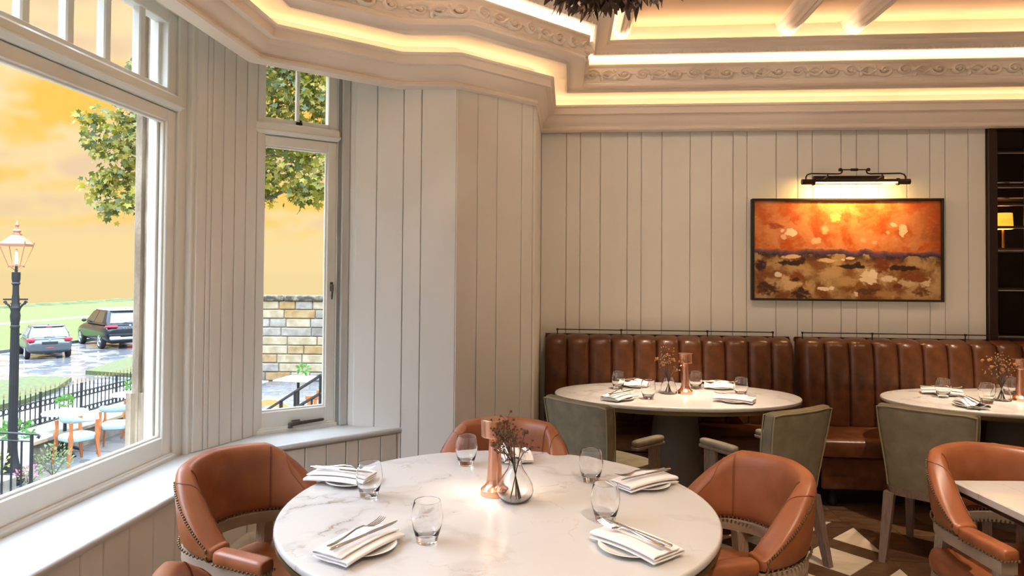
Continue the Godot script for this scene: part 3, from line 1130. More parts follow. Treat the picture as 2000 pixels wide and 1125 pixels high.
func banquette(label: String, x0: float, x1: float, n: int) -> void:
	var t := thing("banquette", label, "banquette", Vector3((x0 + x1) / 2, 0, -5.0), 0.0, "")
	var w := (x1 - x0) / n
	for i in n:
		var b := B.new()
		var rings := []
		var prof := [[0.40, 0.02, 0.9], [0.43, 0.075, 1.0], [0.50, 0.09, 1.0], [0.65, 0.09, 1.0], [0.8, 0.082, 1.0], [0.93, 0.072, 1.0], [1.01, 0.06, 1.0], [1.045, 0.045, 1.0], [1.066, 0.02, 1.0], [1.077, -0.02, 1.0], [1.081, -0.06, 0.99], [1.076, -0.10, 0.97]]
		for k in prof:
			var r := PackedVector3Array()
			var hwid := w / 2 + 0.001
			for j in 13:   # the swelling front, left to right
				var u := -1.0 + j / 6.0
				var puff := 0.030 * pow(maxf(0.0, 1.0 - absf(u) ** 2.6), 0.75)
				var edge := 0.0
				if (i == 0 and u < -0.2): edge = pow((-u - 0.2) / 0.8, 3) * 0.06
				if (i == n - 1 and u > 0.2): edge = pow((u - 0.2) / 0.8, 3) * 0.06
				var top: float = -0.0 if k[0] < 1.05 else -0.012 * (1.0 - puff / 0.03)
				r.append(Vector3(u * hwid, k[0] + top - edge * (0.35 if k[0] > 1.0 else 0.0), -0.14 + k[1] + puff - edge * 0.6))
			r.append(Vector3(hwid, k[0] - 0.001, -0.205))
			r.append(Vector3(-hwid, k[0] - 0.001, -0.205))
			rings.append(r)
		b.loft(rings)
		var o := obj("channel", b.mesh(50), M.banquette_leather, t)
		o.position.x = -(x1 - x0) / 2 + w * (i + 0.5)
	var b := B.new()
	var hl := (x1 - x0) / 2
	var rings := []
	for k in [[-1, 0.8], [-0.985, 0.96], [-0.95, 1.0], [0.95, 1.0], [0.985, 0.96], [1, 0.8]]:
		var x: float = hl * k[0] + (0.0)
		if absf(k[0]) < 1.0: x = signf(k[0]) * (hl - (0.008 if absf(k[0]) > 0.97 else 0.03))
		var r := PackedVector3Array()
		for q in [[-0.2, 0.33], [0.33, 0.33], [0.352, 0.345], [0.356, 0.39], [0.352, 0.43], [0.335, 0.452], [0.30, 0.462], [0.1, 0.468], [-0.2, 0.455]]:
			r.append(Vector3(x, 0.4 + (q[1] - 0.4) * k[1], 0.08 + (q[0] - 0.08) * lerpf(0.9, 1.0, k[1])))
		rings.append(r)
	b.loft(rings)
	obj("seat", b.mesh(50), M.banquette_leather, t)
	b = B.new()
	b.box(Vector3(0, 0.225, 0.05), Vector3(hl * 2 - 0.02, 0.215, 0.53), 0.01)
	obj("base", b, M.banquette_leather, t)
	b = B.new()
	b.box(Vector3(0, 0.06, -0.02), Vector3(hl * 2 - 0.1, 0.12, 0.4))
	obj("plinth", b, M.toe_black, t)
	for x in [-hl + 0.1, hl - 0.1]:
		b = B.new()
		b.lathe(v2([0, 0, 0.022, 0, 0.03, 0.03, 0.02, 0.07, 0.03, 0.118, 0, 0.118]), 12, Vector3(x, 0, 0.25))
		obj("foot", b, M.toe_black, t)

func rail(label: String, xs: Array, x_end: float) -> void:
	var t := thing("brass_rail", label, "rail", Vector3(xs[0], 1.06, -5.14), 0.0, "")
	var b := B.new()
	var e: float = x_end - xs[0]
	b.tube([Vector3(-0.004, 0.055, 0), Vector3(e, 0.055, 0)], 0.0038, 8)
	obj("rod", b, M.bronze, t)
	for x in xs:
		b = B.new()
		b.lathe(v2([0, 0.0, 0.009, 0.0, 0.009, 0.006, 0.004, 0.010, 0.004, 0.046, 0.008, 0.049, 0.008, 0.062, 0, 0.062]), 10, Vector3(x - xs[0], 0, 0))
		obj("post", b, M.bronze, t)

func round_table(label: String, at: Vector3, a: float, c: float, turn := 0.0, group := "") -> Node3D:
	var t := thing("dining_table", label, "table", at, turn, group)
	var b := B.new()
	b.lathe(v2([0, 0.722, a - 0.012, 0.722, a - 0.004, 0.726, a, 0.732, a, 0.743, a - 0.003, 0.748, a - 0.008, 0.75, 0, 0.75]), 96, Vector3.ZERO, 1.0, c / a)
	obj("tabletop", b, M.marble, t)
	b = B.new()
	b.lathe(v2([0, 0.700, a - 0.03, 0.698, a - 0.008, 0.701, a - 0.003, 0.708, a - 0.003, 0.722, 0, 0.722]), 96, Vector3.ZERO, 1.0, c / a)
	obj("under_rim", b, M.rim_metal, t)
	b = B.new()
	b.lathe(v2([0, 0.0, 0.27, 0.0, 0.27, 0.012, 0.24, 0.02, 0.20, 0.03, 0.185, 0.2, 0.165, 0.4, 0.14, 0.6, 0.13, 0.7, 0, 0.7]), 40)
	obj("pedestal", b, M.table_base, t)
	return t

func furniture() -> void:
	round_table("large round white marble table with five place settings beside the bay window", Vector3(-0.228, 0, -2.285), 0.715, 0.715, 0.6)
	var g := "oval marble tables at the banquettes"
	round_table("oval white marble table on a grey cone base at the left banquette", Vector3(0.70, 0, -4.55), 0.79, 0.48, 0.0, g)
	round_table("oval white marble table at the right banquette, cut off by the picture's edge", Vector3(2.81, 0, -4.57), 0.79, 0.48, 0.0, g)
	var t := thing("square_table", "white marble table with a square corner at the lower right", "table", Vector3(1.456, 0, -2.744), deg_to_rad(5.0))
	var b := B.new()
	b.box(Vector3(0.35, 0.735, 0.42), Vector3(0.70, 0.03, 0.84), 0.004)
	obj("tabletop", b, M.marble, t)
	b = B.new()
	b.box(Vector3(0.35, 0.711, 0.42), Vector3(0.68, 0.018, 0.82), 0.004)
	obj("under_rim", b, M.dark_bronze, t)
	b = B.new()
	b.lathe(v2([0, 0.0, 0.24, 0.0, 0.24, 0.012, 0.18, 0.025, 0.07, 0.04, 0.05, 0.1, 0.05, 0.702, 0, 0.702]), 32, Vector3(0.35, 0, 0.42))
	obj("pedestal", b, M.table_base, t)

	tan_chair("tan leather tub armchair left of the round table, in front of the window panel", Vector3(-1.04, 0, -2.33), atan2(0.94, 0.34))
	tan_chair("tan leather tub armchair right of the round table, nearest to it on the right", Vector3(0.525, 0, -2.425), atan2(-0.94, 0.34))
	tan_chair("tan leather tub armchair behind the round table, mostly hidden by its copper lamp", Vector3(-0.275, 0, -2.86), atan2(0.0, 1.0))
	tan_chair("tan leather tub armchair behind the square-cornered table at the far right", Vector3(1.635, 0, -2.60), atan2(0.16, 1.0))
	tan_chair("tan leather tub armchair at the lower left, only the tip of its back in view", Vector3(-0.63, 0, -1.55), atan2(0.62, -0.78))
	green_chair("grey-green leather armchair seen from behind, left of the first oval table", Vector3(0.225, 0, -3.93), atan2(0.69, -0.72))
	green_chair("grey-green leather armchair turned away at the right end of the first oval table", Vector3(1.04, 0, -3.85), atan2(-0.58, -0.81))
	green_chair("grey-green leather armchair standing before the second oval table at right", Vector3(2.02, 0, -3.93), atan2(0.63, -0.776))
	banquette("brown leather banquette with fluted back, behind the first oval table", -0.175, 1.625, 11)
	banquette("brown leather banquette with fluted back running out of the picture at right", 1.665, 4.52, 17)
	rail("thin bronze rail on four posts above the left banquette", [-0.085, 0.39, 1.02, 1.49], 1.494)
	rail("thin bronze rail above the right banquette, running past the glazed screen", [1.70, 2.19, 2.83, 3.6, 4.4], 4.404)

func sheet(pts: PackedVector2Array, th: float) -> PackedVector2Array:   # a folded line thickened into a closed outline
	var a := PackedVector2Array()
	var b := PackedVector2Array()
	for i in pts.size():
		var d := (pts[mini(i + 1, pts.size() - 1)] - pts[maxi(i - 1, 0)]).normalized()
		var n := Vector2(-d.y, d.x) * th / 2
		a.append(pts[i] + n)
		b.append(pts[i] - n)
	b.reverse()
	a.append_array(b)
	return a

func napkin_mesh(w: float, l: float, loose: float, seed_: int) -> ArrayMesh:
	var r := RandomNumberGenerator.new()
	r.seed = seed_
	var line := PackedVector2Array()
	var y := 0.003
	for k in 3:   # three layers with a soft fold at either side
		var s := 1.0 if k % 2 == 0 else -1.0
		var e := w / 2 - 0.008 * k - 0.006
		for i in 9:
			line.append(Vector2(s * lerpf(e, -e, i / 8.0), y + sin(i * 1.3 + k) * 0.0006 + loose * 0.004 * sin(i * 0.8 + k * 2.0) * k))
		if k < 2:
			var c := Vector2(-s * e, y + 0.0042)
			for i in range(1, 5):
				var a := -PI / 2 + PI * i / 5
				line.append(c + Vector2(-s * cos(a) * 0.0055, sin(a) * 0.0042))
		y += 0.0086
	var out := sheet(line, 0.0032)
	var b := B.new()
	var rings := []
	for i in 12:
		var u := i / 11.0 - 0.5
		var ring := PackedVector3Array()
		for p in out:
			var sag := -0.007 * pow(absf(u) * 2.0, 2.0) + loose * 0.012 * sin(u * 7.0 + p.x * 18.0) * clampf(p.y / 0.02, 0, 1)
			ring.append(Vector3(p.x + loose * 0.01 * sin(u * 5.0) + sin(u * 4.0) * 0.002, p.y + sag + 0.007, u * l))
		rings.append(ring)
	b.loft(rings, false)
	for e in 2:   # close the cut ends along the line of the cloth
		var ring: PackedVector3Array = rings[0] if e == 0 else rings[-1]
		var n := ring.size()
		for j in n / 2 - 1:
			var q := [ring[j], ring[j + 1], ring[n - 2 - j], ring[n - 1 - j]]
			if e == 1:
				b.add(PackedVector3Array([q[0], q[1], q[2], q[0], q[2], q[3]]))
			else:
				b.add(PackedVector3Array([q[0], q[2], q[1], q[0], q[3], q[2]]))
	return b.mesh(65)

func fork_mesh() -> ArrayMesh:
	var b := B.new()
	var rings := []
	for k in [[-0.112, 0.0035, 0.003, 0.0012], [-0.108, 0.0075, 0.002, 0.0018], [-0.085, 0.0068, 0.001, 0.0018], [-0.04, 0.004, 0.006, 0.0019], [0.0, 0.0028, 0.012, 0.0022], [0.03, 0.003, 0.011, 0.0022], [0.045, 0.008, 0.006, 0.0014], [0.058, 0.0118, 0.003, 0.0012], [0.066, 0.012, 0.002, 0.0011]]:
		rings.append(PackedVector3Array([Vector3(-k[1], k[2] - k[3] * 0.4, k[0]), Vector3(-k[1] * 0.6, k[2] + k[3], k[0]), Vector3(k[1] * 0.6, k[2] + k[3], k[0]), Vector3(k[1], k[2] - k[3] * 0.4, k[0]), Vector3(k[1] * 0.5, k[2] - k[3], k[0]), Vector3(-k[1] * 0.5, k[2] - k[3], k[0])]))
	b.loft(rings)
	for i in 4:
		var x := (i - 1.5) * 0.0068
		b.tube([Vector3(x * 0.97, 0.002, 0.063), Vector3(x, 0.002, 0.085), Vector3(x, 0.0055, 0.103), Vector3(x * 0.98, 0.011, 0.118)], [0.0017, 0.0016, 0.0014, 0.0007], 6)
	return b.mesh(50)

func knife_blade() -> ArrayMesh:
	var b := B.new()
	var rings := []
	for k in [[0.0, -0.004, 0.004], [0.012, -0.007, 0.0065], [0.06, -0.0085, 0.007], [0.10, -0.007, 0.0065], [0.122, -0.002, 0.0055], [0.132, 0.003, 0.0045]]:
		rings.append(PackedVector3Array([Vector3(k[1], 0.0, k[0]), Vector3(k[2], 0.0012, k[0]), Vector3(k[2], -0.0012, k[0])]))
	b.loft(rings)
	return b.mesh(30)

func knife_handle() -> ArrayMesh:
	var b := B.new()
	var rings := []
	for k in [[-0.125, 0.4], [-0.121, 0.95], [-0.10, 1.0], [-0.05, 0.85], [-0.01, 0.7], [0.0, 0.75], [0.006, 0.55]]:
		var r := PackedVector3Array()
		for j in 10:
			var a := TAU * j / 10
			r.append(Vector3(cos(a) * 0.0075 * k[1], sin(a) * 0.0045 * k[1], k[0]))
		rings.append(r)
	b.loft(rings)
	return b.mesh(60)

var kit := {}

func place_setting(where: String, plate: Vector2, nap: Vector2, tip: Vector2, off_fork: float, off_knife: float, group: String, loose := 0.0, top := 0.75) -> void:
	# tip: the direction in which fork and knife point
	if kit.is_empty():
		var b := B.new()
		b.lathe(v2([0, 0.0, 0.05, 0.0, 0.052, 0.003, 0.075, 0.009, 0.088, 0.0135, 0.0895, 0.0145, 0.088, 0.0155, 0.074, 0.0115, 0.055, 0.006, 0, 0.005]), 48)
		kit = {"plate": b.mesh(50), "nap": napkin_mesh(0.135, 0.235, 0.0, 1), "loose": napkin_mesh(0.13, 0.19, 1.0, 2), "fork": fork_mesh(), "blade": knife_blade(), "handle": knife_handle()}
	var turn := atan2(tip.x, tip.y)
	var o := thing("side_plate", "round white side plate " + where, "plate", Vector3(plate.x, top, plate.y), 0.0, "side plates on the " + group)
	obj("dish", kit.plate, M.china, o)
	var n := thing("napkin", "folded white linen napkin on the plate " + where, "napkin", Vector3(nap.x, top + 0.009, nap.y), turn, "folded napkins on the " + group)
	obj("cloth", kit.loose if loose > 0.5 else kit.nap, M.linen, n)
	var side := Vector2(tip.y, -tip.x)
	var f := nap + side * off_fork + tip * 0.0
	o = thing("fork", "steel dinner fork on the napkin " + where, "fork", Vector3(f.x, top + 0.045, f.y), turn + off_fork * 3.0, "forks on the " + group)
	obj("prongs_and_stem", kit.fork, M.steel, o)
	f = nap + side * off_knife
	o = thing("knife", "steel table knife on the napkin " + where, "knife", Vector3(f.x, top + 0.0475, f.y), turn + off_knife * 3.0, "knives on the " + group)
	obj("blade", kit.blade, M.steel, o)
	obj("handle", kit.handle, M.steel, o)

func tumbler(where: String, at: Vector2, group: String, s := 1.0) -> void:
	if not kit.has("tumbler"):
		var b := B.new()
		b.lathe(v2([0, 0.0, 0.029, 0.0, 0.0305, 0.0015, 0.034, 0.018, 0.0405, 0.04, 0.0445, 0.06, 0.0455, 0.074, 0.0435, 0.095, 0.0385, 0.117, 0.0375, 0.118, 0.0367, 0.117, 0.0418, 0.095, 0.0437, 0.074, 0.0425, 0.06, 0.0385, 0.042, 0.0315, 0.024, 0.022, 0.0205, 0, 0.02]), 40)
		kit.tumbler = b.mesh(50)
	var o := thing("tumbler", "clear glass tumbler " + where, "glass", Vector3(at.x, 0.7503, at.y), 0.0, "tumblers on the " + group)
	obj("bowl", kit.tumbler, M.tumbler_glass, o).scale = Vector3.ONE * s

func lamp(where: String, at: Vector2) -> void:
	var t := thing("table_lamp", "copper mushroom table lamp " + where, "lamp", Vector3(at.x, 0.75, at.y), 0.0, "copper table lamps")
	var b := B.new()
	b.lathe(v2([0, 0, 0.0475, 0, 0.0485, 0.002, 0.0485, 0.020, 0.046, 0.023, 0.036, 0.031, 0.029, 0.042, 0.0265, 0.06, 0.0225, 0.14, 0.0195, 0.212, 0, 0.212]), 48)
	obj("stem", b.mesh(35), M.copper, t)
	b = B.new()
	b.lathe(v2([0.018, 0.207, 0.046, 0.205, 0.0475, 0.204, 0.0485, 0.206, 0.0485, 0.262, 0.047, 0.2645, 0.0, 0.2655]), 48)
	b.lathe(v2([0, 0.204, 0.02, 0.204, 0.02, 0.209, 0, 0.209]), 24)
	obj("shade", b.mesh(35), M.copper, t)
	b = B.new()
	b.lathe(v2([0.021, 0.2036, 0.0445, 0.2036, 0.0445, 0.2052, 0.021, 0.2052, 0.021, 0.2036]), 32)
	obj("lamp_diffuser", b, M.lamp_glow, t)
	for k in 3:
		var a := TAU * k / 3 + 0.5
		var p := Vector3(at.x + cos(a) * 0.034, 0.952, at.y + sin(a) * 0.034)
		spot(p, p + Vector3(cos(a) * 0.35, -1, sin(a) * 0.35), LAMP_E, 62.0, WARM, 0.012, t)

const LAMP_E := 0.018

func vase(where: String, flowers: String, at: Vector2, seed_: int, flare := 1.0, style := 0) -> void:
	var t := thing("bud_vase", "clear teardrop glass bud vase " + where, "vase", Vector3(at.x, 0.7503, at.y), 0.0, "bud vases")
	var b := B.new()
	if style == 0:
		b.lathe(v2([0, 0, 0.036, 0, 0.046, 0.004, 0.059, 0.022, 0.0625, 0.038, 0.058, 0.060, 0.043, 0.086, 0.028, 0.108, 0.0215, 0.124, 0.0225, 0.133, 0.0225, 0.1345, 0.0205, 0.1345, 0.0198, 0.124, 0.026, 0.108, 0.041, 0.086, 0.056, 0.060, 0.0605, 0.038, 0.057, 0.023, 0.044, 0.0075, 0.034, 0.005, 0, 0.005]), 44)
	else:
		b.lathe(v2([0, 0, 0.05, 0, 0.056, 0.004, 0.058, 0.02, 0.05, 0.05, 0.036, 0.085, 0.03, 0.100, 0.0305, 0.103, 0.0285, 0.103, 0.0345, 0.085, 0.0482, 0.05, 0.056, 0.02, 0.054, 0.006, 0.048, 0.004, 0, 0.004]), 40)
	obj("bowl", b.mesh(50), M.tumbler_glass, t)
	var f := thing("dried_flowers", "bunch of dried brown seed heads " + flowers, "flowers", Vector3(at.x, 0.757, at.y), 0.0, "dried flowers in the bud vases")
	var r := RandomNumberGenerator.new()
	r.seed = seed_
	var neck := 0.120 if style == 0 else 0.092
	for i in 18:
		var a := r.randf() * TAU
		var foot := Vector3(-cos(a) * 0.020, 0.003, -sin(a) * 0.020)
		var n := Vector3(cos(a) * 0.010, neck, sin(a) * 0.010)
		var out := r.randf_range(0.02, 0.10) * flare
		var top := Vector3(cos(a) * out, r.randf_range(0.19, 0.295) - out * 0.6, sin(a) * out)
		b = B.new()
		var mid := n.lerp(top, 0.5) + Vector3(0, 0.014, 0)
		b.tube([foot, n, mid, top], [0.0017, 0.0016, 0.0014, 0.0010], 5)
		var ends := []
		if i % 4 == 3:
			ends.append([top, 0.009])
		else:
			for k in r.randi_range(4, 7):
				var d := Vector3(r.randf_range(-1, 1), r.randf_range(0.1, 1.1), r.randf_range(-1, 1)).normalized() * r.randf_range(0.02, 0.042)
				var from := mid.lerp(top, r.randf_range(0.35, 1.0))
				b.tube([from, from + d * 0.6 + Vector3(0, 0.003, 0), from + d], 0.0009, 4)
				ends.append([from + d, r.randf_range(0.0036, 0.0056)])
		var st := obj("stem", b, M.dried_stem, f)
		b = B.new()
		for e in ends:
			if e[1] > 0.008:
				for k in 9:
					var d := Vector3(r.randf_range(-1, 1), r.randf_range(-0.6, 1), r.randf_range(-1, 1)) * 0.007
					b.ball(e[0] + d, Vector3(0.006, 0.0075, 0.006), 6, 4)
			else:
				b.ball(e[0], Vector3.ONE * e[1], 6, 4)
		obj("seed_head", b, M.dried_seed if style == 0 else M.tan_seed, st)

func settings() -> void:
	mat("tan_seed", col(158, 112, 70), 0.85)
	var em := mat("lamp_glow", col(255, 214, 160), 0.5)
	em.emission_enabled = true
	em.emission = Color(1.0, 0.80, 0.55)
	em.emission_energy_multiplier = 2.0
	var g := "round table"
	place_setting("at the near left of the round table", Vector2(-0.565, -1.88), Vector2(-0.578, -1.868), Vector2(0.43, -0.90).normalized(), 0.012, -0.022, g)
	place_setting("at the round table's window side", Vector2(-0.80, -2.465), Vector2(-0.835, -2.475), Vector2(0.97, 0.18).normalized(), 0.016, -0.012, g)
	place_setting("at the near right of the round table", Vector2(0.175, -1.952), Vector2(0.19, -1.955), Vector2(-0.68, -0.73).normalized(), 0.016, -0.008, g)
	place_setting("at the far right of the round table", Vector2(0.285, -2.545), Vector2(0.278, -2.545), Vector2(-0.80, 0.60).normalized(), -0.012, 0.016, g)
	place_setting("at the round table's back, behind the lamp", Vector2(-0.235, -2.85), Vector2(-0.23, -2.855), Vector2(0.3, 0.95).normalized(), 0.02, -0.015, g, 1.0)
	tumbler("before the window-side napkin of the round table", Vector2(-0.684, -2.318), g)
	tumbler("nearest to the viewer on the round table", Vector2(-0.403, -1.948), g)
	tumbler("left of the copper lamp on the round table", Vector2(-0.41, -2.745), g)
	tumbler("at the back right edge of the round table", Vector2(0.086, -2.575), g)
	tumbler("beside the near right napkin of the round table", Vector2(0.118, -2.165), g)
	lamp("in the middle of the round table", Vector2(-0.256, -2.39))
	vase("beside the lamp on the round table", "in the vase on the round table", Vector2(-0.178, -2.325), 5)
	g = "left oval table"
	place_setting("at the near left of the left oval table", Vector2(0.32, -4.30), Vector2(0.315, -4.30), Vector2(0.6, -0.8).normalized(), 0.01, -0.02, g)
	place_setting("at the far left of the left oval table", Vector2(0.47, -4.80), Vector2(0.455, -4.80), Vector2(0.9, 0.3).normalized(), 0.02, -0.01, g, 1.0)
	place_setting("at the far right of the left oval table", Vector2(1.03, -4.80), Vector2(1.03, -4.80), Vector2(0.95, 0.2).normalized(), 0.02, -0.01, g, 1.0)
	place_setting("at the near right of the left oval table", Vector2(1.015, -4.30), Vector2(1.015, -4.295), Vector2(-0.85, -0.4).normalized(), 0.01, -0.02, g)
	tumbler("at the far left of the left oval table", Vector2(0.337, -4.69), g)
	tumbler("at the near left of the left oval table, before the vase", Vector2(0.498, -4.335), g)
	tumbler("right of the copper lamp on the left oval table", Vector2(0.868, -4.765), g)
	tumbler("beside the near right napkin of the left oval table", Vector2(1.11, -4.52), g)
	lamp("on the left oval table", Vector2(0.764, -4.56))
	vase("beside the lamp on the left oval table", "in the vase on the left oval table", Vector2(0.655, -4.56), 9, 1.1, 1)
	g = "right oval table"
	place_setting("at the far left of the right oval table", Vector2(2.49, -4.74), Vector2(2.47, -4.76), Vector2(0.95, 0.4).normalized(), 0.02, -0.01, g)
	place_setting("at the near left of the right oval table", Vector2(2.405, -4.32), Vector2(2.40, -4.31), Vector2(0.15, -0.98).normalized(), 0.02, -0.02, g, 1.0)
	tumbler("at the left end of the right oval table", Vector2(2.412, -4.63), g, 1.03)
	tumbler("in front of the vase on the right oval table", Vector2(2.575, -4.45), g, 1.05)
	tumbler("behind the lamp on the right oval table", Vector2(2.92, -4.80), g)
	lamp("on the right oval table, at the picture's edge", Vector2(2.85, -4.575))
	vase("on the right oval table", "in the vase on the right oval table", Vector2(2.735, -4.575), 15, 1.1, 1)
	painting()
	screen()
	chandelier()
	hardware()

func painting() -> void:
	var t := thing("painting", "framed abstract seascape in orange, violet and brown under the picture light", "painting", Vector3(2.03, 1.724, BACK))
	var b := B.new()
	bars4(b, Vector3(0, -0.0, 0), Vector3.RIGHT, -0.678, 0.678, -0.377, 0.377, 0.016, 0.016, 0.016, 0.016, 0.058, 0.058, 0.002)
	obj("frame", b, M.toe_black, t)
	var w := 512
	var h := 282
	var im := Image.create(w, h, false, Image.FORMAT_RGB8)
	var n := FastNoiseLite.new()
	n.seed = 3
	n.frequency = 0.012
	n.fractal_octaves = 5
	n.domain_warp_enabled = true
	n.domain_warp_amplitude = 50.0
	n.domain_warp_frequency = 0.01
	var f := FastNoiseLite.new()
	f.seed = 8
	f.frequency = 0.05
	f.fractal_octaves = 3
	# dabs of paint: x, y, half sizes, colour, softness
	var dabs := [[0.20, 0.32, 0.032, 0.045, col(250, 225, 190), 0.2], [0.155, 0.305, 0.014, 0.02, col(245, 210, 170), 0.3], [0.16, 0.37, 0.016, 0.025, col(240, 190, 150), 0.5], [0.80, 0.29, 0.021, 0.065, col(245, 215, 175), 0.25], [0.75, 0.245, 0.022, 0.025, col(240, 205, 165), 0.3], [0.72, 0.32, 0.01, 0.016, col(240, 195, 150), 0.4],
		[0.385, 0.29, 0.02, 0.045, col(245, 190, 140), 0.7], [0.44, 0.17, 0.03, 0.05, col(250, 195, 120), 0.7], [0.335, 0.41, 0.028, 0.035, col(245, 195, 150), 0.6], [0.59, 0.40, 0.02, 0.03, col(240, 180, 130), 0.7], [0.645, 0.42, 0.018, 0.022, col(240, 185, 135), 0.6], [0.86, 0.48, 0.02, 0.025, col(205, 140, 90), 0.6], [0.12, 0.26, 0.045, 0.03, col(170, 70, 25), 0.8], [0.15, 0.21, 0.03, 0.02, col(225, 140, 85), 0.6],
		[0.20, 0.57, 0.05, 0.022, col(235, 200, 150), 0.4], [0.20, 0.635, 0.075, 0.03, col(58, 26, 14), 0.5], [0.26, 0.61, 0.02, 0.03, col(62, 30, 16), 0.5], [0.40, 0.61, 0.05, 0.022, col(225, 190, 140), 0.5], [0.52, 0.585, 0.03, 0.014, col(240, 210, 165), 0.3], [0.48, 0.60, 0.012, 0.012, col(240, 210, 165), 0.3], [0.53, 0.67, 0.10, 0.022, col(50, 22, 12), 0.5], [0.56, 0.65, 0.02, 0.03, col(48, 22, 12), 0.5], [0.80, 0.68, 0.085, 0.028, col(60, 26, 12), 0.5], [0.69, 0.67, 0.04, 0.08, col(120, 56, 22), 0.8],
		[0.13, 0.755, 0.02, 0.025, col(240, 222, 200), 0.3], [0.20, 0.84, 0.06, 0.09, col(215, 180, 130), 0.7], [0.23, 0.78, 0.04, 0.05, col(140, 70, 28), 0.7], [0.225, 0.80, 0.018, 0.022, col(70, 34, 18), 0.6], [0.62, 0.77, 0.05, 0.075, col(238, 215, 180), 0.35], [0.64, 0.74, 0.025, 0.05, col(245, 225, 195), 0.3], [0.72, 0.79, 0.05, 0.03, col(235, 210, 175), 0.4], [0.39, 0.895, 0.045, 0.02, col(245, 225, 200), 0.25], [0.42, 0.89, 0.02, 0.018, col(248, 228, 205), 0.3], [0.83, 0.83, 0.05, 0.05, col(205, 180, 135), 0.7], [0.77, 0.86, 0.025, 0.02, col(110, 50, 22), 0.6], [0.55, 0.95, 0.012, 0.03, col(240, 215, 180), 0.4], [0.92, 0.82, 0.03, 0.05, col(225, 200, 160), 0.6], [0.87, 0.79, 0.06, 0.03, col(135, 66, 24), 0.7], [0.08, 0.90, 0.06, 0.07, col(70, 36, 22), 0.8], [0.26, 0.95, 0.05, 0.07, col(66, 34, 22), 0.7], [0.03, 0.66, 0.04, 0.05, col(58, 30, 30), 0.8], [0.5, 0.82, 0.06, 0.05, col(190, 150, 95), 0.9], [0.41, 0.74, 0.06, 0.05, col(200, 165, 112), 0.9], [0.62, 0.92, 0.06, 0.03, col(90, 52, 26), 0.7], [0.9, 0.93, 0.05, 0.04, col(105, 58, 24), 0.8], [0.71, 0.95, 0.06, 0.04, col(180, 130, 75), 0.8]]
	for y in h:
		for x in w:
			var u := float(x) / w
			var v := float(y) / h
			var a := n.get_noise_2d(x, y)
			var c := f.get_noise_2d(x, y * 1.5)
			var vv := v + a * 0.05 + (u - 0.5) * -0.035
			var k: Color
			if vv < 0.50:
				k = col(206, 104, 42).lerp(col(222, 142, 84), clampf(0.5 + a * 1.6 + (vv - 0.25), 0, 1))
				k = k.lerp(col(196, 82, 22), clampf(-a * 2.2 + 0.15 - absf(u - 0.35), 0, 0.8))
				k = k.lerp(col(150, 62, 20), smoothstep(0.88, 1.0, u + a * 0.1) * 0.8)
			elif vv < 0.56:
				k = col(150, 96, 84).lerp(col(92, 62, 92), smoothstep(0.50, 0.535, vv)).lerp(col(58, 38, 48), smoothstep(0.53, 0.56, vv))
			else:
				k = col(58, 32, 24).lerp(col(150, 108, 62), smoothstep(0.56, 0.64, vv))
				k = k.lerp(col(196, 160, 108), clampf(a * 2.4 + 0.2, 0, 0.9)).lerp(col(126, 68, 24), clampf(-a * 2.4 + c * 0.5 + (v - 0.8), 0, 0.95))
			for d in dabs:
				var dx: float = (u - d[0]) / d[2]
				var dy: float = (v - d[1]) / d[3]
				if absf(dx) < 1.8 and absf(dy) < 1.8:
					var q := dx * dx + dy * dy + c * 0.9 + a * 0.8
					k = k.lerp(d[4], 1.0 - smoothstep(1.0 - d[5], 1.0 + d[5] * 0.5, q))
			k = k.lerp(k.lightened(0.2), clampf(c * 0.8, 0, 0.5))
			im.set_pixel(x, y, k)
	var m := mat("canvas_print", Color.WHITE, 0.55)
	m.albedo_texture = ImageTexture.create_from_image(im)
	b = B.new()
	b.box(Vector3(0, 0, 0.022), Vector3(1.324, 0.722, 0.03))
	var back := obj("canvas", b, M.toe_black, t)
	var q := QuadMesh.new()
	q.size = Vector2(1.324, 0.722)
	var o := obj("painted_face", q, m, back)
	o.position = Vector3(0, 0, 0.0378)
	# the picture light
	t = thing("picture_light", "dark bronze picture light with scrolled tube arms above the painting", "picture light", Vector3(2.05, 2.21, BACK))
	b = B.new()
	b.box(Vector3(0, 0.03, 0.02), Vector3(0.50, 0.06, 0.04), 0.004)
	obj("backplate", b, M.dark_bronze, t)
	b = B.new()
	var z := 0.15
	b.tube([Vector3(-0.375, 0, z), Vector3(-0.30, 0, z)], 0.020, 14)
	b.tube([Vector3(0.30, 0, z), Vector3(0.375, 0, z)], 0.020, 14)
	for s in [-1, 1]:
		b.tube([Vector3(s * 0.30, 0, z), Vector3(s * 0.285, 0, z)], 0.026, 14)
	var pts := []
	var rings := []
	for e in [-0.29, 0.29]:
		var r := PackedVector3Array()
		for k in 11:
			var a := PI * k / 10
			r.append(Vector3(e, sin(a) * 0.024 - 0.004, z + cos(a) * 0.024))
		for k in range(10, -1, -1):
			var a := PI * k / 10
			r.append(Vector3(e, sin(a) * 0.020 - 0.004, z + cos(a) * 0.020))
		rings.append(r)
	b.loft(rings, true)
	obj("shade_tube", b.mesh(45), M.dark_bronze, t)
	b = B.new()
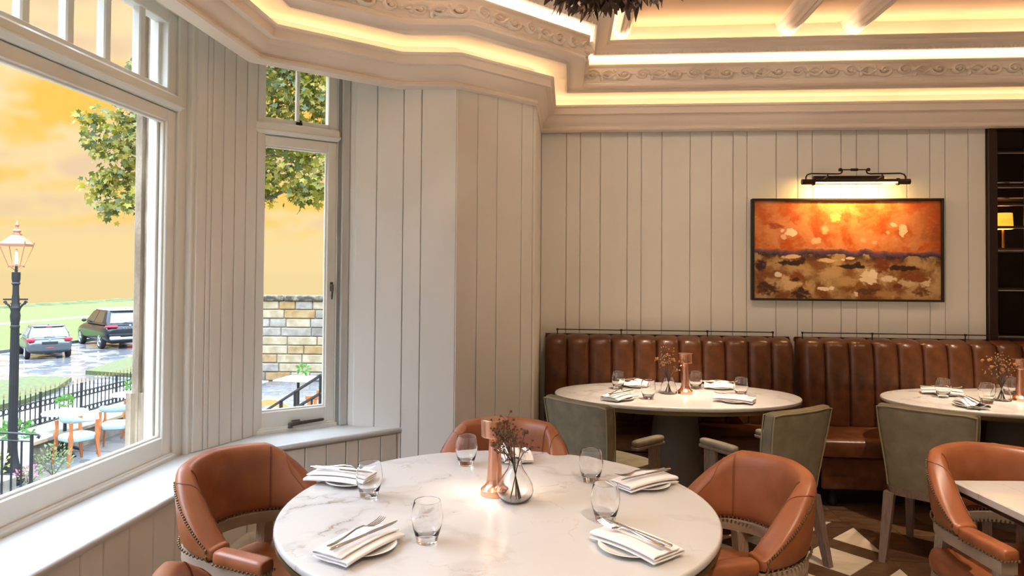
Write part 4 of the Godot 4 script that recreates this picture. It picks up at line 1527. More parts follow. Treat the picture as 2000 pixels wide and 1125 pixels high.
	for s in [-1, 1]:
		b.tube([Vector3(s * 0.345, 0.015, z), Vector3(s * 0.345, 0.035, z), Vector3(s * 0.335, 0.052, z), Vector3(s * 0.31, 0.06, z), Vector3(s * 0.11, 0.06, z - 0.02), Vector3(s * 0.092, 0.064, z - 0.02), Vector3(s * 0.085, 0.076, z - 0.02), Vector3(s * 0.085, 0.09, z - 0.02)], 0.0055, 8)
		b.tube([Vector3(s * 0.19, 0.06, z - 0.01), Vector3(s * 0.19, 0.01, z)], 0.005, 8)
		b.tube([Vector3(s * 0.19, 0.03, 0.03), Vector3(s * 0.19, 0.045, z - 0.01)], 0.005, 8)
		b.box(Vector3(s * 0.098, 0.09, z - 0.02), Vector3(0.022, 0.022, 0.022), 0.004)
	b.tube([Vector3(-0.09, 0.09, z - 0.02), Vector3(0.09, 0.09, z - 0.02)], 0.0045, 8)
	b.box(Vector3(0, 0.09, z - 0.02), Vector3(0.055, 0.018, 0.018), 0.005)
	obj("arm", b, M.dark_bronze, t)
	b = B.new()
	b.box(Vector3(0, -0.004, z), Vector3(0.57, 0.012, 0.034), 0.004)
	obj("lamp_tube", b, M.picture_glow, t)
	area("picture_beam", Vector3(0, -0.014, z), Vector2(0.55, 0.03), Vector3(0, -1, -0.75), Vector3.RIGHT, PICTURE_E, Color(1.0, 0.78, 0.46), t)

const PICTURE_E := 22.0

func screen() -> void:
	# a dark glazed timber screen in the back wall and the dim room behind it
	var t := root("window_4", Vector3(3.03, 0, BACK + 0.03))
	tag(t, "dark timber glazed screen with small panes at the right edge", "", "", "structure")
	var b := B.new()
	bars4(b, Vector3.ZERO, Vector3.RIGHT, 0.0, 1.12, 1.02, 2.655, 0.062, 0.062, 0.075, 0.05, 0.0, 0.06)
	plank(b, Vector3.ZERO, Vector3.RIGHT, -0.02, 1.14, 1.005, 1.06, 0.02, 0.06)
	obj("frame", b, M.dark_wood, t)
	for x in [0.275, 0.56, 0.845]:
		b = B.new()
		plank(b, Vector3.ZERO, Vector3.RIGHT, x - 0.012, x + 0.012, 1.09, 2.61, -0.012, 0.036)
		obj("glazing_bar", b, M.dark_wood, t)
	var ys := [1.09, 1.445, 1.735, 1.895, 2.06, 2.19, 2.44, 2.61]
	for y in ys.slice(1, 7):
		b = B.new()
		plank(b, Vector3.ZERO, Vector3.RIGHT, 0.055, 1.07, y - 0.009, y + 0.009, -0.014, 0.034)
		obj("glazing_bar", b, M.dark_wood, t)
		b = B.new()
		plank(b, Vector3.ZERO, Vector3.RIGHT, 0.064, 1.056, y - 0.012, y - 0.006, -0.006, 0.014, 0.001)
		obj("metal_edge", b, M.steel, t)
	var xs := [0.062, 0.275, 0.56, 0.845, 1.06]
	for i in 4:
		for j in 7:
			b = B.new()
			plank(b, Vector3.ZERO, Vector3.RIGHT, xs[i] + 0.006, xs[i + 1] - 0.006, ys[j] + 0.005, ys[j + 1] - 0.005, -0.03, 0.004, 0.0)
			obj("pane", b, M.pane, t)
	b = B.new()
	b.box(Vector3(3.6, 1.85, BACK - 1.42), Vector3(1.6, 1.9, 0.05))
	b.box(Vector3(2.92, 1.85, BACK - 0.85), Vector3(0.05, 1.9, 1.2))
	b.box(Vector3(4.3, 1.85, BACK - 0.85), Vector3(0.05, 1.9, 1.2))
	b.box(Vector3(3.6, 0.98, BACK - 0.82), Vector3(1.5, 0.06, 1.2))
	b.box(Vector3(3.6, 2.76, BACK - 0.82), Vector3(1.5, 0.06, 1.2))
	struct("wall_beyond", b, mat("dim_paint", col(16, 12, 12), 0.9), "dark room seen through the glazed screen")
	for y in [1.435, 1.725, 2.12, 2.235]:
		var s := thing("glass_shelf", "slim bright-edged shelf behind the glazed screen, " + {1.435: "lowest", 1.725: "under the orange lamp", 2.12: "just above the orange lamp", 2.235: "topmost"}[y], "shelf", Vector3(3.6, y, BACK - 0.22), 0.0, "shelves behind the glazed screen")
		b = B.new()
		b.box(Vector3.ZERO, Vector3(1.3, 0.012, 0.22), 0.002)
		obj("board", b, M.steel, s)
	t = thing("shaded_lamp", "lamp with a glowing orange shade behind the glazed screen", "lamp", Vector3(3.275, 1.731, BACK - 0.22))
	b = B.new()
	b.lathe(v2([0, 0, 0.05, 0, 0.05, 0.008, 0.01, 0.015, 0.008, 0.16, 0, 0.16]), 16)
	obj("base", b, M.brass, t)
	b = B.new()
	b.lathe(v2([0.060, 0.165, 0.066, 0.165, 0.060, 0.285, 0.056, 0.285, 0.060, 0.165]), 24)
	obj("lamp_shade", b, M.shade_glow, t)
	var l := OmniLight3D.new()
	l.name = "bulb_light"
	l.light_energy = 0.05
	l.light_color = Color(1.0, 0.6, 0.2)
	l.light_size = 0.03
	l.shadow_enabled = true
	t.add_child(l)
	l.position = Vector3(0, 0.22, 0)

func chandelier() -> void:
	var t := thing("leaf_chandelier", "ceiling light wrapped in dark dried leaves at the top edge", "chandelier", Vector3(0.155, 2.70, -2.42))
	var r := RandomNumberGenerator.new()
	r.seed = 12
	var b := B.new()
	var pts := []
	for k in 25:
		var a := TAU * k / 24
		pts.append(Vector3(cos(a) * 0.24, 0.0, sin(a) * 0.24))
	b.tube(pts, 0.012, 6, false)
	b.tube([Vector3(0, 0.64, 0), Vector3(0, 0.0, 0)], 0.008, 8)
	for k in 3:
		var a := TAU * k / 3
		b.tube([Vector3(0, 0.05, 0), Vector3(cos(a) * 0.2, 0, sin(a) * 0.2)], 0.005, 6)
	b.lathe(v2([0, 0.63, 0.06, 0.63, 0.05, 0.60, 0, 0.59]), 16)
	obj("hoop", b, M.dark_bronze, t)
	var leaves := []
	for v in 4:   # a curled dry spray: a midrib with narrow fingers
		b = B.new()
		var n := 7
		for k in n:
			var a := lerpf(-0.75, 0.75, k / float(n - 1)) + r.randf_range(-0.08, 0.08)
			var len := (0.085 + r.randf_range(-0.02, 0.03)) * (1.0 - 0.35 * absf(a))
			var rings := []
			for s in 5:
				var u := s / 4.0
				var p := Vector3(sin(a) * len * u, len * cos(a) * u, 0.022 * u * u * (1 if v % 2 else -1) + 0.008 * sin(u * 6 + k))
				var w := 0.013 * sin(PI * (0.15 + 0.83 * u)) + 0.0006
				var d := Vector3(cos(a), -sin(a), 0.2)
				rings.append(PackedVector3Array([p + d * w, p + Vector3(0, 0, 0.0012), p - d * w, p - Vector3(0, 0, 0.0012)]))
			b.loft(rings)
		leaves.append(b.mesh(40))
	var far := []
	var fm := []
	for k in 380:
		var a := r.randf() * TAU
		var el := r.randf_range(-1.45, 0.9)
		var rad := r.randf_range(0.15, 0.29)
		var p := Vector3(cos(a) * cos(el) * rad * 1.15, sin(el) * 0.13, sin(a) * cos(el) * rad * 1.15)
		var d := (Vector3(p.x, p.y * 1.5, p.z).normalized() + Vector3(r.randf_range(-0.7, 0.7), r.randf_range(-0.7, 0.3), r.randf_range(-0.7, 0.7))).normalized()
		var x := d.cross(Vector3(r.randf_range(-1, 1), r.randf_range(-1, 1), r.randf_range(-1, 1))).normalized()
		var bs := Basis(x, d, x.cross(d)).scaled(Vector3.ONE * r.randf_range(0.75, 1.2))
		if p.y < -0.035 and fm.size() < 220:
			fm.append(1)
			var o := obj("leaf_spray", leaves[k % 4], M["dry_leaf_%d" % (k % 2)], t)
			o.transform = Transform3D(bs, p)
		else:
			far.append(Transform3D(bs, p))
	var mm := MultiMesh.new()
	mm.transform_format = MultiMesh.TRANSFORM_3D
	mm.mesh = leaves[0]
	mm.instance_count = far.size()
	for i in far.size(): mm.set_instance_transform(i, far[i])
	var mi := MultiMeshInstance3D.new()
	mi.name = "leaf_mass"
	mi.multimesh = mm
	mi.material_override = M.dry_leaf_0
	tag(mi, "", "", "", "stuff")
	t.add_child(mi)
	for k in 5:
		var a := TAU * k / 5 + 0.4
		var p := Vector3(cos(a) * 0.12, 0.03, sin(a) * 0.12)
		b = B.new()
		b.ball(p, Vector3.ONE * 0.022, 12, 8)
		obj("bulb", b, M.lamp_glow, t)
		var l := OmniLight3D.new()
		l.name = "bulb_light"
		l.light_energy = CHANDELIER_E / 5.0
		l.light_color = WARM
		l.light_size = 0.02
		l.shadow_enabled = true
		l.omni_range = 12.0
		l.omni_attenuation = 2.0
		t.add_child(l, true)
		l.position = p

const CHANDELIER_E := 0.4

func hardware() -> void:
	var d := Vector3(0.779, 0, -0.627).normalized()
	var o2 := Vector3(-1.706, 0, -3.698) - d * 0.08
	var turn := atan2(-d.z, d.x)
	var n := Vector3(-d.z, 0, d.x)
	var at := o2 + d * 0.30 + n * 0.01 + Vector3(0, 0.643, 0)
	var t := thing("casement_stay", "dark metal casement stay lying on the narrow window's bottom rail", "window stay", at, turn)
	var b := B.new()
	b.tube([Vector3(-0.07, 0.022, 0.012), Vector3(-0.02, 0.024, 0.016), Vector3(0.115, 0.027, 0.012)], 0.006, 8)
	b.tube([Vector3(-0.07, 0.010, 0.016), Vector3(0.115, 0.022, 0.016)], 0.005, 8)
	b.ball(Vector3(0.115, 0.025, 0.013), Vector3(0.010, 0.008, 0.008), 10, 6)
	obj("bar", b, M.iron_grey, t)
	b = B.new()
	b.lathe(v2([0, 0, 0.014, 0, 0.014, 0.006, 0.010, 0.010, 0.013, 0.018, 0.013, 0.026, 0.007, 0.03, 0, 0.031]), 14, Vector3(-0.072, -0.002, 0.014))
	b.box(Vector3(-0.04, 0.034, 0.008), Vector3(0.05, 0.008, 0.012), 0.003)
	obj("pivot", b, M.iron_grey, t)
	at = o2 + d * 0.465 + n * 0.004 + Vector3(0, 1.43, 0)
	t = thing("window_latch", "small dark latch handle on the stile of the narrow window", "latch", at, turn)
	b = B.new()
	b.box(Vector3(0, 0.012, 0.0), Vector3(0.018, 0.055, 0.008), 0.003)
	obj("backplate", b, M.iron_grey, t)
	b = B.new()
	b.tube([Vector3(0, 0.02, 0.002), Vector3(-0.002, 0.02, 0.024), Vector3(-0.004, -0.005, 0.03), Vector3(-0.006, -0.05, 0.024), Vector3(-0.006, -0.062, 0.022)], [0.007, 0.007, 0.0065, 0.006, 0.004], 8)
	obj("handle", b, M.iron_grey, t)
	at = o2 + d * 0.262 + n * 0.002 + Vector3(0, 2.385, 0)
	t = thing("fanlight_catch", "small brown catch at the foot of the narrow window's upper light", "catch", at, turn)
	b = B.new()
	b.box(Vector3(0, 0, 0.0), Vector3(0.036, 0.018, 0.012), 0.003)
	b.box(Vector3(0.006, 0.012, 0.008), Vector3(0.012, 0.014, 0.012), 0.003)
	obj("body", b, M.dark_bronze, t)

const G0 := -1.65   # street level below the dining room floor

func outside() -> void:
	var b := B.new()
	var m := tex("wet_asphalt", noise_tex(71, 0.02, 512, [0.0, 0.5, 1.0], [col(85, 86, 90), col(103, 105, 108), col(120, 122, 125)]), 0.3, 0.18, true)
	m.roughness_texture = noise_tex(72, 0.006, 512, [0.0, 0.45, 0.6, 1.0], [Color(0.15, 0.15, 0.15), Color(0.2, 0.2, 0.2), Color(0.75, 0.75, 0.75), Color(0.9, 0.9, 0.9)])
	m.roughness = 0.6
	b.box(Vector3(-18.0, G0 - 0.5, -20.0), Vector3(24.0, 1.0, 90.0))
	struct("trim_8", b, m, "wet grey street")
	var grass := tex("grass", noise_tex(73, 0.03, 512, [0.0, 0.5, 1.0], [col(60, 88, 18), col(80, 106, 26), col(98, 122, 38)], 5), 0.15, 0.95, true)
	grass.backlight_enabled = true
	grass.backlight = Color(0.1, 0.12, 0.04)
	var rough := tex("rough_verge", noise_tex(74, 0.05, 512, [0.0, 0.35, 0.5, 0.7, 1.0], [col(58, 53, 36), col(82, 74, 54), col(69, 79, 36), col(78, 95, 41), col(95, 101, 56)], 5), 0.25, 0.95, true)
	b = B.new()
	b.prism(pv([-21.9, -80, -21.9, 20, -50, 20, -50, -80]), G0 - 0.5, G0 + 0.10)
	b.prism(pv([-50, -80, -50, 20, -52, 20, -52, -80]), G0 - 0.9, G0 + 0.02)
	var field := struct("trim_9", b, grass, "broad green field beyond the street")
	b = B.new()
	b.prism(pv([-32.4, -80, -32.4, 20, -33.2, 20, -33.2, -80]), G0, G0 + 0.112)
	obj("path", b, M.pale_stone if M.has("pale_stone") else mat("pale_stone", col(181, 180, 170), 0.8), field)
	b = B.new()
	var kr := RandomNumberGenerator.new()
	kr.seed = 4
	for k in 40:
		b.ball(Vector3(-47.0 + kr.randf_range(-1.2, 1.0), G0 + 0.1, -72.0 + k * 0.8), Vector3(kr.randf_range(0.5, 1.0), kr.randf_range(0.08, 0.3), 0.8), 8, 4)
	tag(obj("mounds", b, rough, field), "", "", "", "stuff")
	b = B.new()
	b.box(Vector3(-21.82, G0 + 0.05, -30.0), Vector3(0.18, 0.14, 100.0))
	struct("trim_10", b, mat("kerb_stone", col(88, 88, 80), 0.8), "dark kerb along the edge of the field")
	b = B.new()
	b.prism(pv([-12.95, 10, -12.9, -15.2, -13.4, -16.9, -14.3, -18.6, -15.6, -18.7, -15.75, -17.4, -15.75, 10]), G0 - 0.3, G0 + 0.12)
	b.prism(pv([-14.85, -19.9, -15.4, -21.8, -15.72, -23.2, -15.75, -40, -12.75, -40, -12.75, -19.4]), G0 - 0.3, G0 + 0.12)
	struct("trim_11", b, rough, "rough grass verge between street and footpath")
	b = B.new()
	b.prism(pv([-9.3, 10, -9.3, -40, -12.7, -40, -12.7, 10]), G0 - 0.3, G0 + 0.03)
	struct("trim_12", b, tex("footpath", noise_tex(75, 0.03, 512, [0.0, 0.5, 1.0], [col(95, 95, 95), col(112, 112, 110), col(124, 124, 122)]), 0.3, 0.5, true), "pale wet footpath behind the railing")
	for k in 3:   # parking marks
		b = B.new()
		b.box(Vector3(-18.6 + k * 0.9, G0 + 0.004, -20.6 - k * 3.2), Vector3(0.12, 0.008, 1.3), 0.0, Basis(Vector3.UP, 0.8))
		tag(obj("road_marking", b, M.pale_stone), ["short white painted line nearest the lamp post on the street", "short white painted line on the street between the parked cars", "short white painted line on the street below the black car"][k], "road marking", "painted lines on the street")
	# the terrace with its flagstones and low wall
	var flags := []
	for k in 3:
		flags.append(tex("flagstone_%d" % k, noise_tex(80 + k, 0.03, 256, [0.0, 0.5, 1.0], [[col(89, 85, 79), col(100, 96, 90), col(109, 105, 99)], [col(81, 79, 74), col(94, 91, 87), col(102, 99, 94)], [col(95, 90, 82), col(107, 102, 94), col(114, 109, 102)]][k]), 0.8, 0.5, true))
	b = B.new()
	b.box(Vector3(-5.35, G0 - 0.3, -10.0), Vector3(6.6, 0.56, 19.0))
	var terrace := struct("trim_13", b, mat("terrace_joint", col(96, 92, 84), 0.9), "terrace paved with uneven grey flagstones")
	var fr := RandomNumberGenerator.new()
	fr.seed = 31
	var z := -17.0
	while z < -8.4:
		var dz := fr.randf_range(0.42, 0.62)
		var x := -8.62
		while x < -6.2:
			var dx := fr.randf_range(0.45, 0.95)
			b = B.new()
			var q := pv([x + fr.randf_range(0.0, 0.03), z + 0.012, x + dx - 0.012, z + fr.randf_range(0.01, 0.04), x + dx - fr.randf_range(0.0, 0.03), z + dz - 0.012, x + 0.01, z + dz - fr.randf_range(0.01, 0.03)])
			b.prism(q, G0 - 0.03, G0 + fr.randf_range(-0.004, 0.006))
			obj("flagstone", b, flags[fr.randi() % 3], terrace)
			x += dx
		z += dz
	var stone := []
	var sc := [[col(140, 114, 78), col(158, 132, 94), col(172, 152, 118)], [col(128, 122, 110), col(148, 142, 128), col(164, 158, 146)], [col(150, 134, 104), col(166, 150, 120), col(178, 164, 138)], [col(112, 108, 98), col(132, 126, 114), col(152, 142, 122)], [col(138, 106, 66), col(156, 126, 82), col(166, 144, 106)]]
	for k in 5:
		var s := tex("sandstone_%d" % k, noise_tex(90 + k, 0.012, 256, [0.15, 0.5, 0.85], sc[k], 5), 0.9, 0.9, true)
		bump(s, M.bump_grain, 0.6)
		stone.append(s)
	var dark := tex("dark_coping", noise_tex(98, 0.02, 256, [0.2, 0.5, 0.8], [col(58, 54, 46), col(92, 86, 72), col(140, 130, 104)], 5), 0.9, 0.95, true)
	b = B.new()
	b.box(Vector3(-9.12, G0 + 0.17, -12.0), Vector3(0.70, 0.34, 14.0))
	var lw := struct("trim_14", b, stone[3], "low stone wall at the edge of the terrace carrying the iron railing")
	z = -18.6
	while z < -7.0:
		var dz := fr.randf_range(0.8, 1.3)
		b = B.new()
		b.box(Vector3(-9.06, G0 + 0.37, z + dz / 2), Vector3(0.86, 0.075, dz - 0.012), 0.012)
		obj("coping_stone", b, stone[1 + fr.randi() % 3], lw)
		z += dz
	railing()
	lamp_post()
	handrail()
	var blue := mat("blue_vinyl", col(140, 162, 166), 0.45)
	mat("terrace_wood", col(166, 98, 52), 0.5)
	terrace_chair("pale blue terrace chair with its back to the window, nearest the lamp post", Vector3(-8.12, G0, -10.72), 2.72)
	terrace_chair("pale blue terrace chair seen from the side, between the two terrace tables", Vector3(-8.05, G0, -11.62), 0.35 + PI)
	terrace_chair("pale blue terrace chair half hidden by the stone mullion", Vector3(-8.12, G0, -12.45), 2.6)
	cafe_table("round marble terrace table behind the first pale blue chair", Vector3(-8.68, G0, -11.15))
	cafe_table("round marble terrace table beside the stone mullion", Vector3(-8.72, G0, -12.95))
	plant_pot("small leafy plant in the middle of the nearer terrace table", Vector3(-8.68, G0 + 0.745, -11.15), 0.11, 41)
	plant_pot("small leafy plant on the terrace table beside the stone mullion", Vector3(-8.62, G0 + 0.745, -12.85), 0.11, 42)
	var t := thing("planter", "tall white ribbed planter with green leaves behind the lamp post", "planter", Vector3(-8.62, G0, -10.02))
	b = B.new()
	var prof := []
	for k in 29:
		var a := k
		prof.append(a)
	var rings := []
	for y in [[0.0, 0.20], [0.01, 0.21], [0.54, 0.245], [0.56, 0.25], [0.565, 0.235], [0.50, 0.22]]:
		var r := PackedVector3Array()
		for j in 64:
			var a := TAU * j / 64
			var rr: float = y[1] - (0.008 if j % 2 == 0 else 0.0)
			r.append(Vector3(cos(a) * rr, y[0], sin(a) * rr))
		rings.append(r)
	b.loft(rings)
	obj("pot", b, mat("white_glaze", col(216, 220, 220), 0.5), t)
	leafy(t, "foliage", Vector3(0, 0.66, 0), Vector3(0.24, 0.15, 0.24), 160, 0.09, "leaf_green", 51)
	bush("round green shrub beside the first terrace chair", Vector3(-7.95, G0, -9.98), Vector3(0.26, 0.24, 0.26), 260, 0.05, "leaf_dusty", 52)
	bush("pink flowering plants at the foot of the lamp post", Vector3(-8.02, G0, -9.58), Vector3(0.22, 0.12, 0.2), 150, 0.045, "leaf_dusty", 53, true)
	bush("pale variegated bush at the lower left, behind the hand rail", Vector3(-8.38, G0, -9.22), Vector3(0.26, 0.36, 0.26), 320, 0.06, "leaf_pale", 54)
	b = B.new()
	b.box(Vector3(-7.75, G0 + 0.13, -8.6), Vector3(0.5, 0.5, 0.34), 0.02)
	tag(obj("gate_pier", b, stone[3]), "squat dark stone block at the very lower left of the window", "stone block")
	car("silver hatchback parked with its tail lights to the window", Vector3(-19.8, G0, -24.28), atan2(-0.71, -0.70), 3.98, 1.74, 1.46, 2.54, mat("silver_paint", col(92, 98, 103), 0.25, 0.5), 0, 0.82)
	car("black crossover with a white roof parked beyond the silver car", Vector3(-19.75, G0, -28.1), atan2(-0.78, -0.62), 4.42, 1.84, 1.63, 2.68, mat("black_paint", col(34, 38, 44), 0.2, 0.3), 1)
	car("red car almost hidden by the stone mullion", Vector3(-20.2, G0, -31.7), atan2(-0.78, -0.62), 3.98, 1.74, 1.46, 2.54, mat("red_paint", col(170, 36, 44), 0.25, 0.3), 0)
	# the building's own stonework
	b = B.new()
	rings = []
	for y in [-1.7, 3.6]:
		var r := PackedVector3Array()
		for p in [[-1.985, -3.16], [-2.015, -3.16], [-2.02, -3.175], [-2.035, -3.178], [-2.045, -3.166], [-2.065, -3.166], [-2.075, -3.186], [-2.085, -3.186], [-2.09, -3.165], [-2.12, -3.165], [-2.135, -3.185], [-2.135, -3.36], [-1.985, -3.36]]:
			r.append(Vector3(p[0], y, p[1]))
		rings.append(r)
	b.loft(rings)
	var pil := struct("trim_15", b.mesh(20), stone_clean(), "weathered fluted stone mullion outside the bay window")
	b = B.new()
	rings = []
	for y in [-1.0, 0.93]:
		var r := PackedVector3Array()
		for p in [[-1.985, -3.150], [-2.06, -3.150], [-2.075, -3.168], [-2.10, -3.168], [-2.115, -3.150], [-2.145, -3.155], [-2.15, -3.37], [-1.985, -3.37]]:
			r.append(Vector3(p[0], y, p[1]))
		rings.append(r)
	b.loft(rings)
	obj("plinth_stone", b.mesh(20), M.clean_stone, pil)
	wall_beyond_terrace(stone, dark)
	tree()

func stone_clean() -> StandardMaterial3D:
	var s := tex("clean_stone", noise_tex(97, 0.012, 256, [0.2, 0.5, 0.8], [col(138, 121, 103), col(163, 147, 126), col(182, 167, 147)], 5), 1.1, 0.9, true)
	s.uv1_scale = Vector3(2.4, 0.8, 2.4)
	bump(s, M.bump_grain, 0.5)
	return s

func railing() -> void:
	var t := thing("iron_railing", "black spear-topped iron railing with rows of rings along the terrace wall", "railing", Vector3(-9.48, G0 + 0.40, 0))
	M.iron = mat("black_iron", col(34, 36, 38), 0.45, 0.2)
	var gold := mat("gilt_iron", col(150, 120, 70), 0.5, 0.4)
	var z0 := -8.0
	var z1 := -18.2
	for y in [0.02, 0.125, 0.335, 0.435]:
		var b := B.new()
		b.box(Vector3(0, y, (z0 + z1) / 2), Vector3(0.03, 0.014, absf(z1 - z0)))
		obj("rail", b, M.iron, t)
	var bar := B.new()
	bar.box(Vector3(0, 0.30, 0), Vector3(0.014, 0.60, 0.014))
	var barm := bar.mesh()
	var tip := B.new()
	tip.lathe(v2([0, 0.0, 0.009, 0.005, 0.005, 0.018, 0.016, 0.04, 0.009, 0.07, 0.0, 0.115]), 6, Vector3.ZERO, 1.0, 0.5)
	var tipm := tip.mesh()
	var ring := B.new()
	var pts := []
	for k in 13:
		var a := TAU * k / 12
		pts.append(Vector3(0, cos(a) * 0.043, sin(a) * 0.043))
	ring.tube(pts, 0.008, 5, false)
	var ringm := ring.mesh()
	var n := 0
	var z := z0
	while z > z1:
		var o := obj("bar", barm, M.iron, t)
		o.position.z = z
		if n % 9 == 4:
			o.scale = Vector3(2.4, 1.0, 2.4)
		o = obj("spear_tip", tipm, gold, t)
		o.position = Vector3(0, 0.60, z)
		for y in [0.0725, 0.385]:
			o = obj("ring", ringm, M.iron, t)
			o.position = Vector3(0, y, z - 0.0575)
		z -= 0.115
		n += 1

func lamp_post() -> void:
	var t := thing("street_lamp", "black cast-iron street lamp with a copper-topped glass lantern", "street lamp", Vector3(-8.24, G0, -9.53), 0.35)
	t.scale = Vector3(0.68, 0.985, 0.68)
	var b := B.new()
	b.lathe(v2([0, 0, 0.24, 0, 0.24, 0.05, 0.225, 0.07, 0.23, 0.12, 0.20, 0.17, 0.17, 0.20, 0.165, 0.24, 0.135, 0.30, 0.105, 0.42, 0.092, 0.55, 0.088, 1.2, 0.078, 2.36, 0, 2.36]), 24)
	obj("column", b.mesh(35), M.iron, t)
	b = B.new()
	for k in 10:   # flutes of the shaft
		var a := TAU * k / 10
		b.tube([Vector3(cos(a) * 0.088, 0.6, sin(a) * 0.088), Vector3(cos(a) * 0.077, 2.34, sin(a) * 0.077)], 0.008, 4)
	obj("fluting", b, M.iron, t)
	b = B.new()
	b.lathe(v2([0, 2.35, 0.088, 2.35, 0.09, 2.38, 0.078, 2.40, 0.09, 2.47, 0.10, 2.54, 0.085, 2.60, 0.10, 2.66, 0.075, 2.72, 0.07, 2.84, 0.062, 2.86, 0.06, 3.0, 0.085, 3.03, 0.07, 3.05, 0.082, 3.10, 0.082, 3.20, 0.03, 3.205, 0.025, 3.32, 0, 3.32]), 20)
	obj("capital", b.mesh(35), M.iron, t)
	for s in [-1, 1]:
		b = B.new()
		b.box(Vector3(s * 0.12, 2.79, 0), Vector3(0.23, 0.025, 0.03), 0.004)
		var pts := []
		for k in 12:
			var u := k / 11.0
			pts.append(Vector3(s * (0.07 + 0.13 * u * u), 2.56 + 0.18 * u + 0.02 * sin(u * PI), 0))
		b.tube(pts, 0.017, 7)
		pts = []
		for k in 14:
			var a := k / 13.0 * 5.0
			pts.append(Vector3(s * (0.19 + cos(a) * 0.033 * (1 - a / 9)), 2.735 + sin(a) * 0.033 * (1 - a / 9), 0))
		b.tube(pts, 0.012, 6)
		pts = []
		for k in 14:
			var a := k / 13.0 * 5.4 + 1.6
			pts.append(Vector3(s * (0.10 + cos(a) * 0.034 * (1 - a / 12)), 2.70 + sin(a) * 0.034 * (1 - a / 12), 0))
		b.tube(pts, 0.010, 6)
		obj("scroll_bracket", b, M.iron, t)
	# the lantern
	var corner := func(k: int, r: float, y: float) -> Vector3: return Vector3(cos(PI / 4 + PI / 2 * k) * r, y, sin(PI / 4 + PI / 2 * k) * r)
	b = B.new()
	for k in 4:
		b.tube([corner.call(k, 0.155, 3.30), corner.call(k, 0.33, 3.60)], 0.008, 5)
		b.tube([corner.call(k, 0.155, 3.30), corner.call(k + 1, 0.155, 3.30)], 0.008, 5)
		b.ball(corner.call(k, 0.155, 3.285), Vector3.ONE * 0.014, 6, 4)
		b.tube([corner.call(k, 0.155, 3.30), Vector3(0, 3.22, 0)], 0.006, 4)
	obj("lantern_frame", b, M.copper_old if M.has("copper_old") else mat("copper_old", col(190, 128, 100), 0.4, 0.6), t)
	for k in 4:
		b = B.new()
		b.add(PackedVector3Array([corner.call(k, 0.155, 3.30), corner.call(k, 0.33, 3.60), corner.call(k + 1, 0.33, 3.60), corner.call(k, 0.155, 3.30), corner.call(k + 1, 0.33, 3.60), corner.call(k + 1, 0.155, 3.30)]))
		obj("lantern_pane", b, M.pane, t)
	b = B.new()
	var rings := []
	for y in [[3.595, 0.335], [3.63, 0.35], [3.635, 0.34], [3.70, 0.22], [3.76, 0.11], [3.785, 0.105]]:
		var r := PackedVector3Array()
		for k in 4: r.append(corner.call(k, y[1], y[0]))
		rings.append(r)
	b.loft(rings)
	for k in 4:
		b.ball(corner.call(k, 0.345, 3.65), Vector3(0.018, 0.03, 0.018), 6, 4)
	obj("lantern_roof", b, M.copper_old, t)
	b = B.new()
	b.lathe(v2([0, 3.78, 0.065, 3.78, 0.06, 3.80, 0.07, 3.815, 0.08, 3.83, 0.06, 3.85, 0.03, 3.86, 0.025, 3.89, 0.045, 3.92, 0.02, 3.95, 0.008, 4.0, 0, 4.0]), 14)
	obj("finial", b.mesh(40), M.copper_old, t)
	b = B.new()
	b.lathe(v2([0, 3.32, 0.03, 3.32, 0.03, 3.54, 0, 3.56]), 10)
	obj("mantle", b, M.china, t)

func handrail() -> void:
	var t := thing("hand_rail", "black double hand rail with thin balusters at the lower left of the bay window", "railing", Vector3(-7.5, 0, -8.44))
	var b := B.new()
	b.tube([Vector3(-0.9, -0.60, 0), Vector3(0.5, -0.625, 0), Vector3(0.56, -0.63, 0.0), Vector3(0.585, -0.65, 0), Vector3(0.57, -0.67, 0), Vector3(0.545, -0.66, 0)], 0.014, 8)
	obj("top_rail", b, M.iron, t)
	b = B.new()
	b.tube([Vector3(-0.9, -0.705, 0), Vector3(0.49, -0.72, 0)], 0.010, 6)
	obj("lower_rail", b, M.iron, t)
	for x in [-0.75, -0.55, -0.40, -0.21, -0.08, 0.06, 0.19, 0.33]:
		b = B.new()
		b.box(Vector3(x, -1.18, 0), Vector3(0.018, 0.94, 0.018))
		obj("baluster", b, M.iron, t)
	b = B.new()
	b.box(Vector3(0.47, -1.13, 0), Vector3(0.034, 1.02, 0.034), 0.004)
	obj("newel", b, M.iron, t)

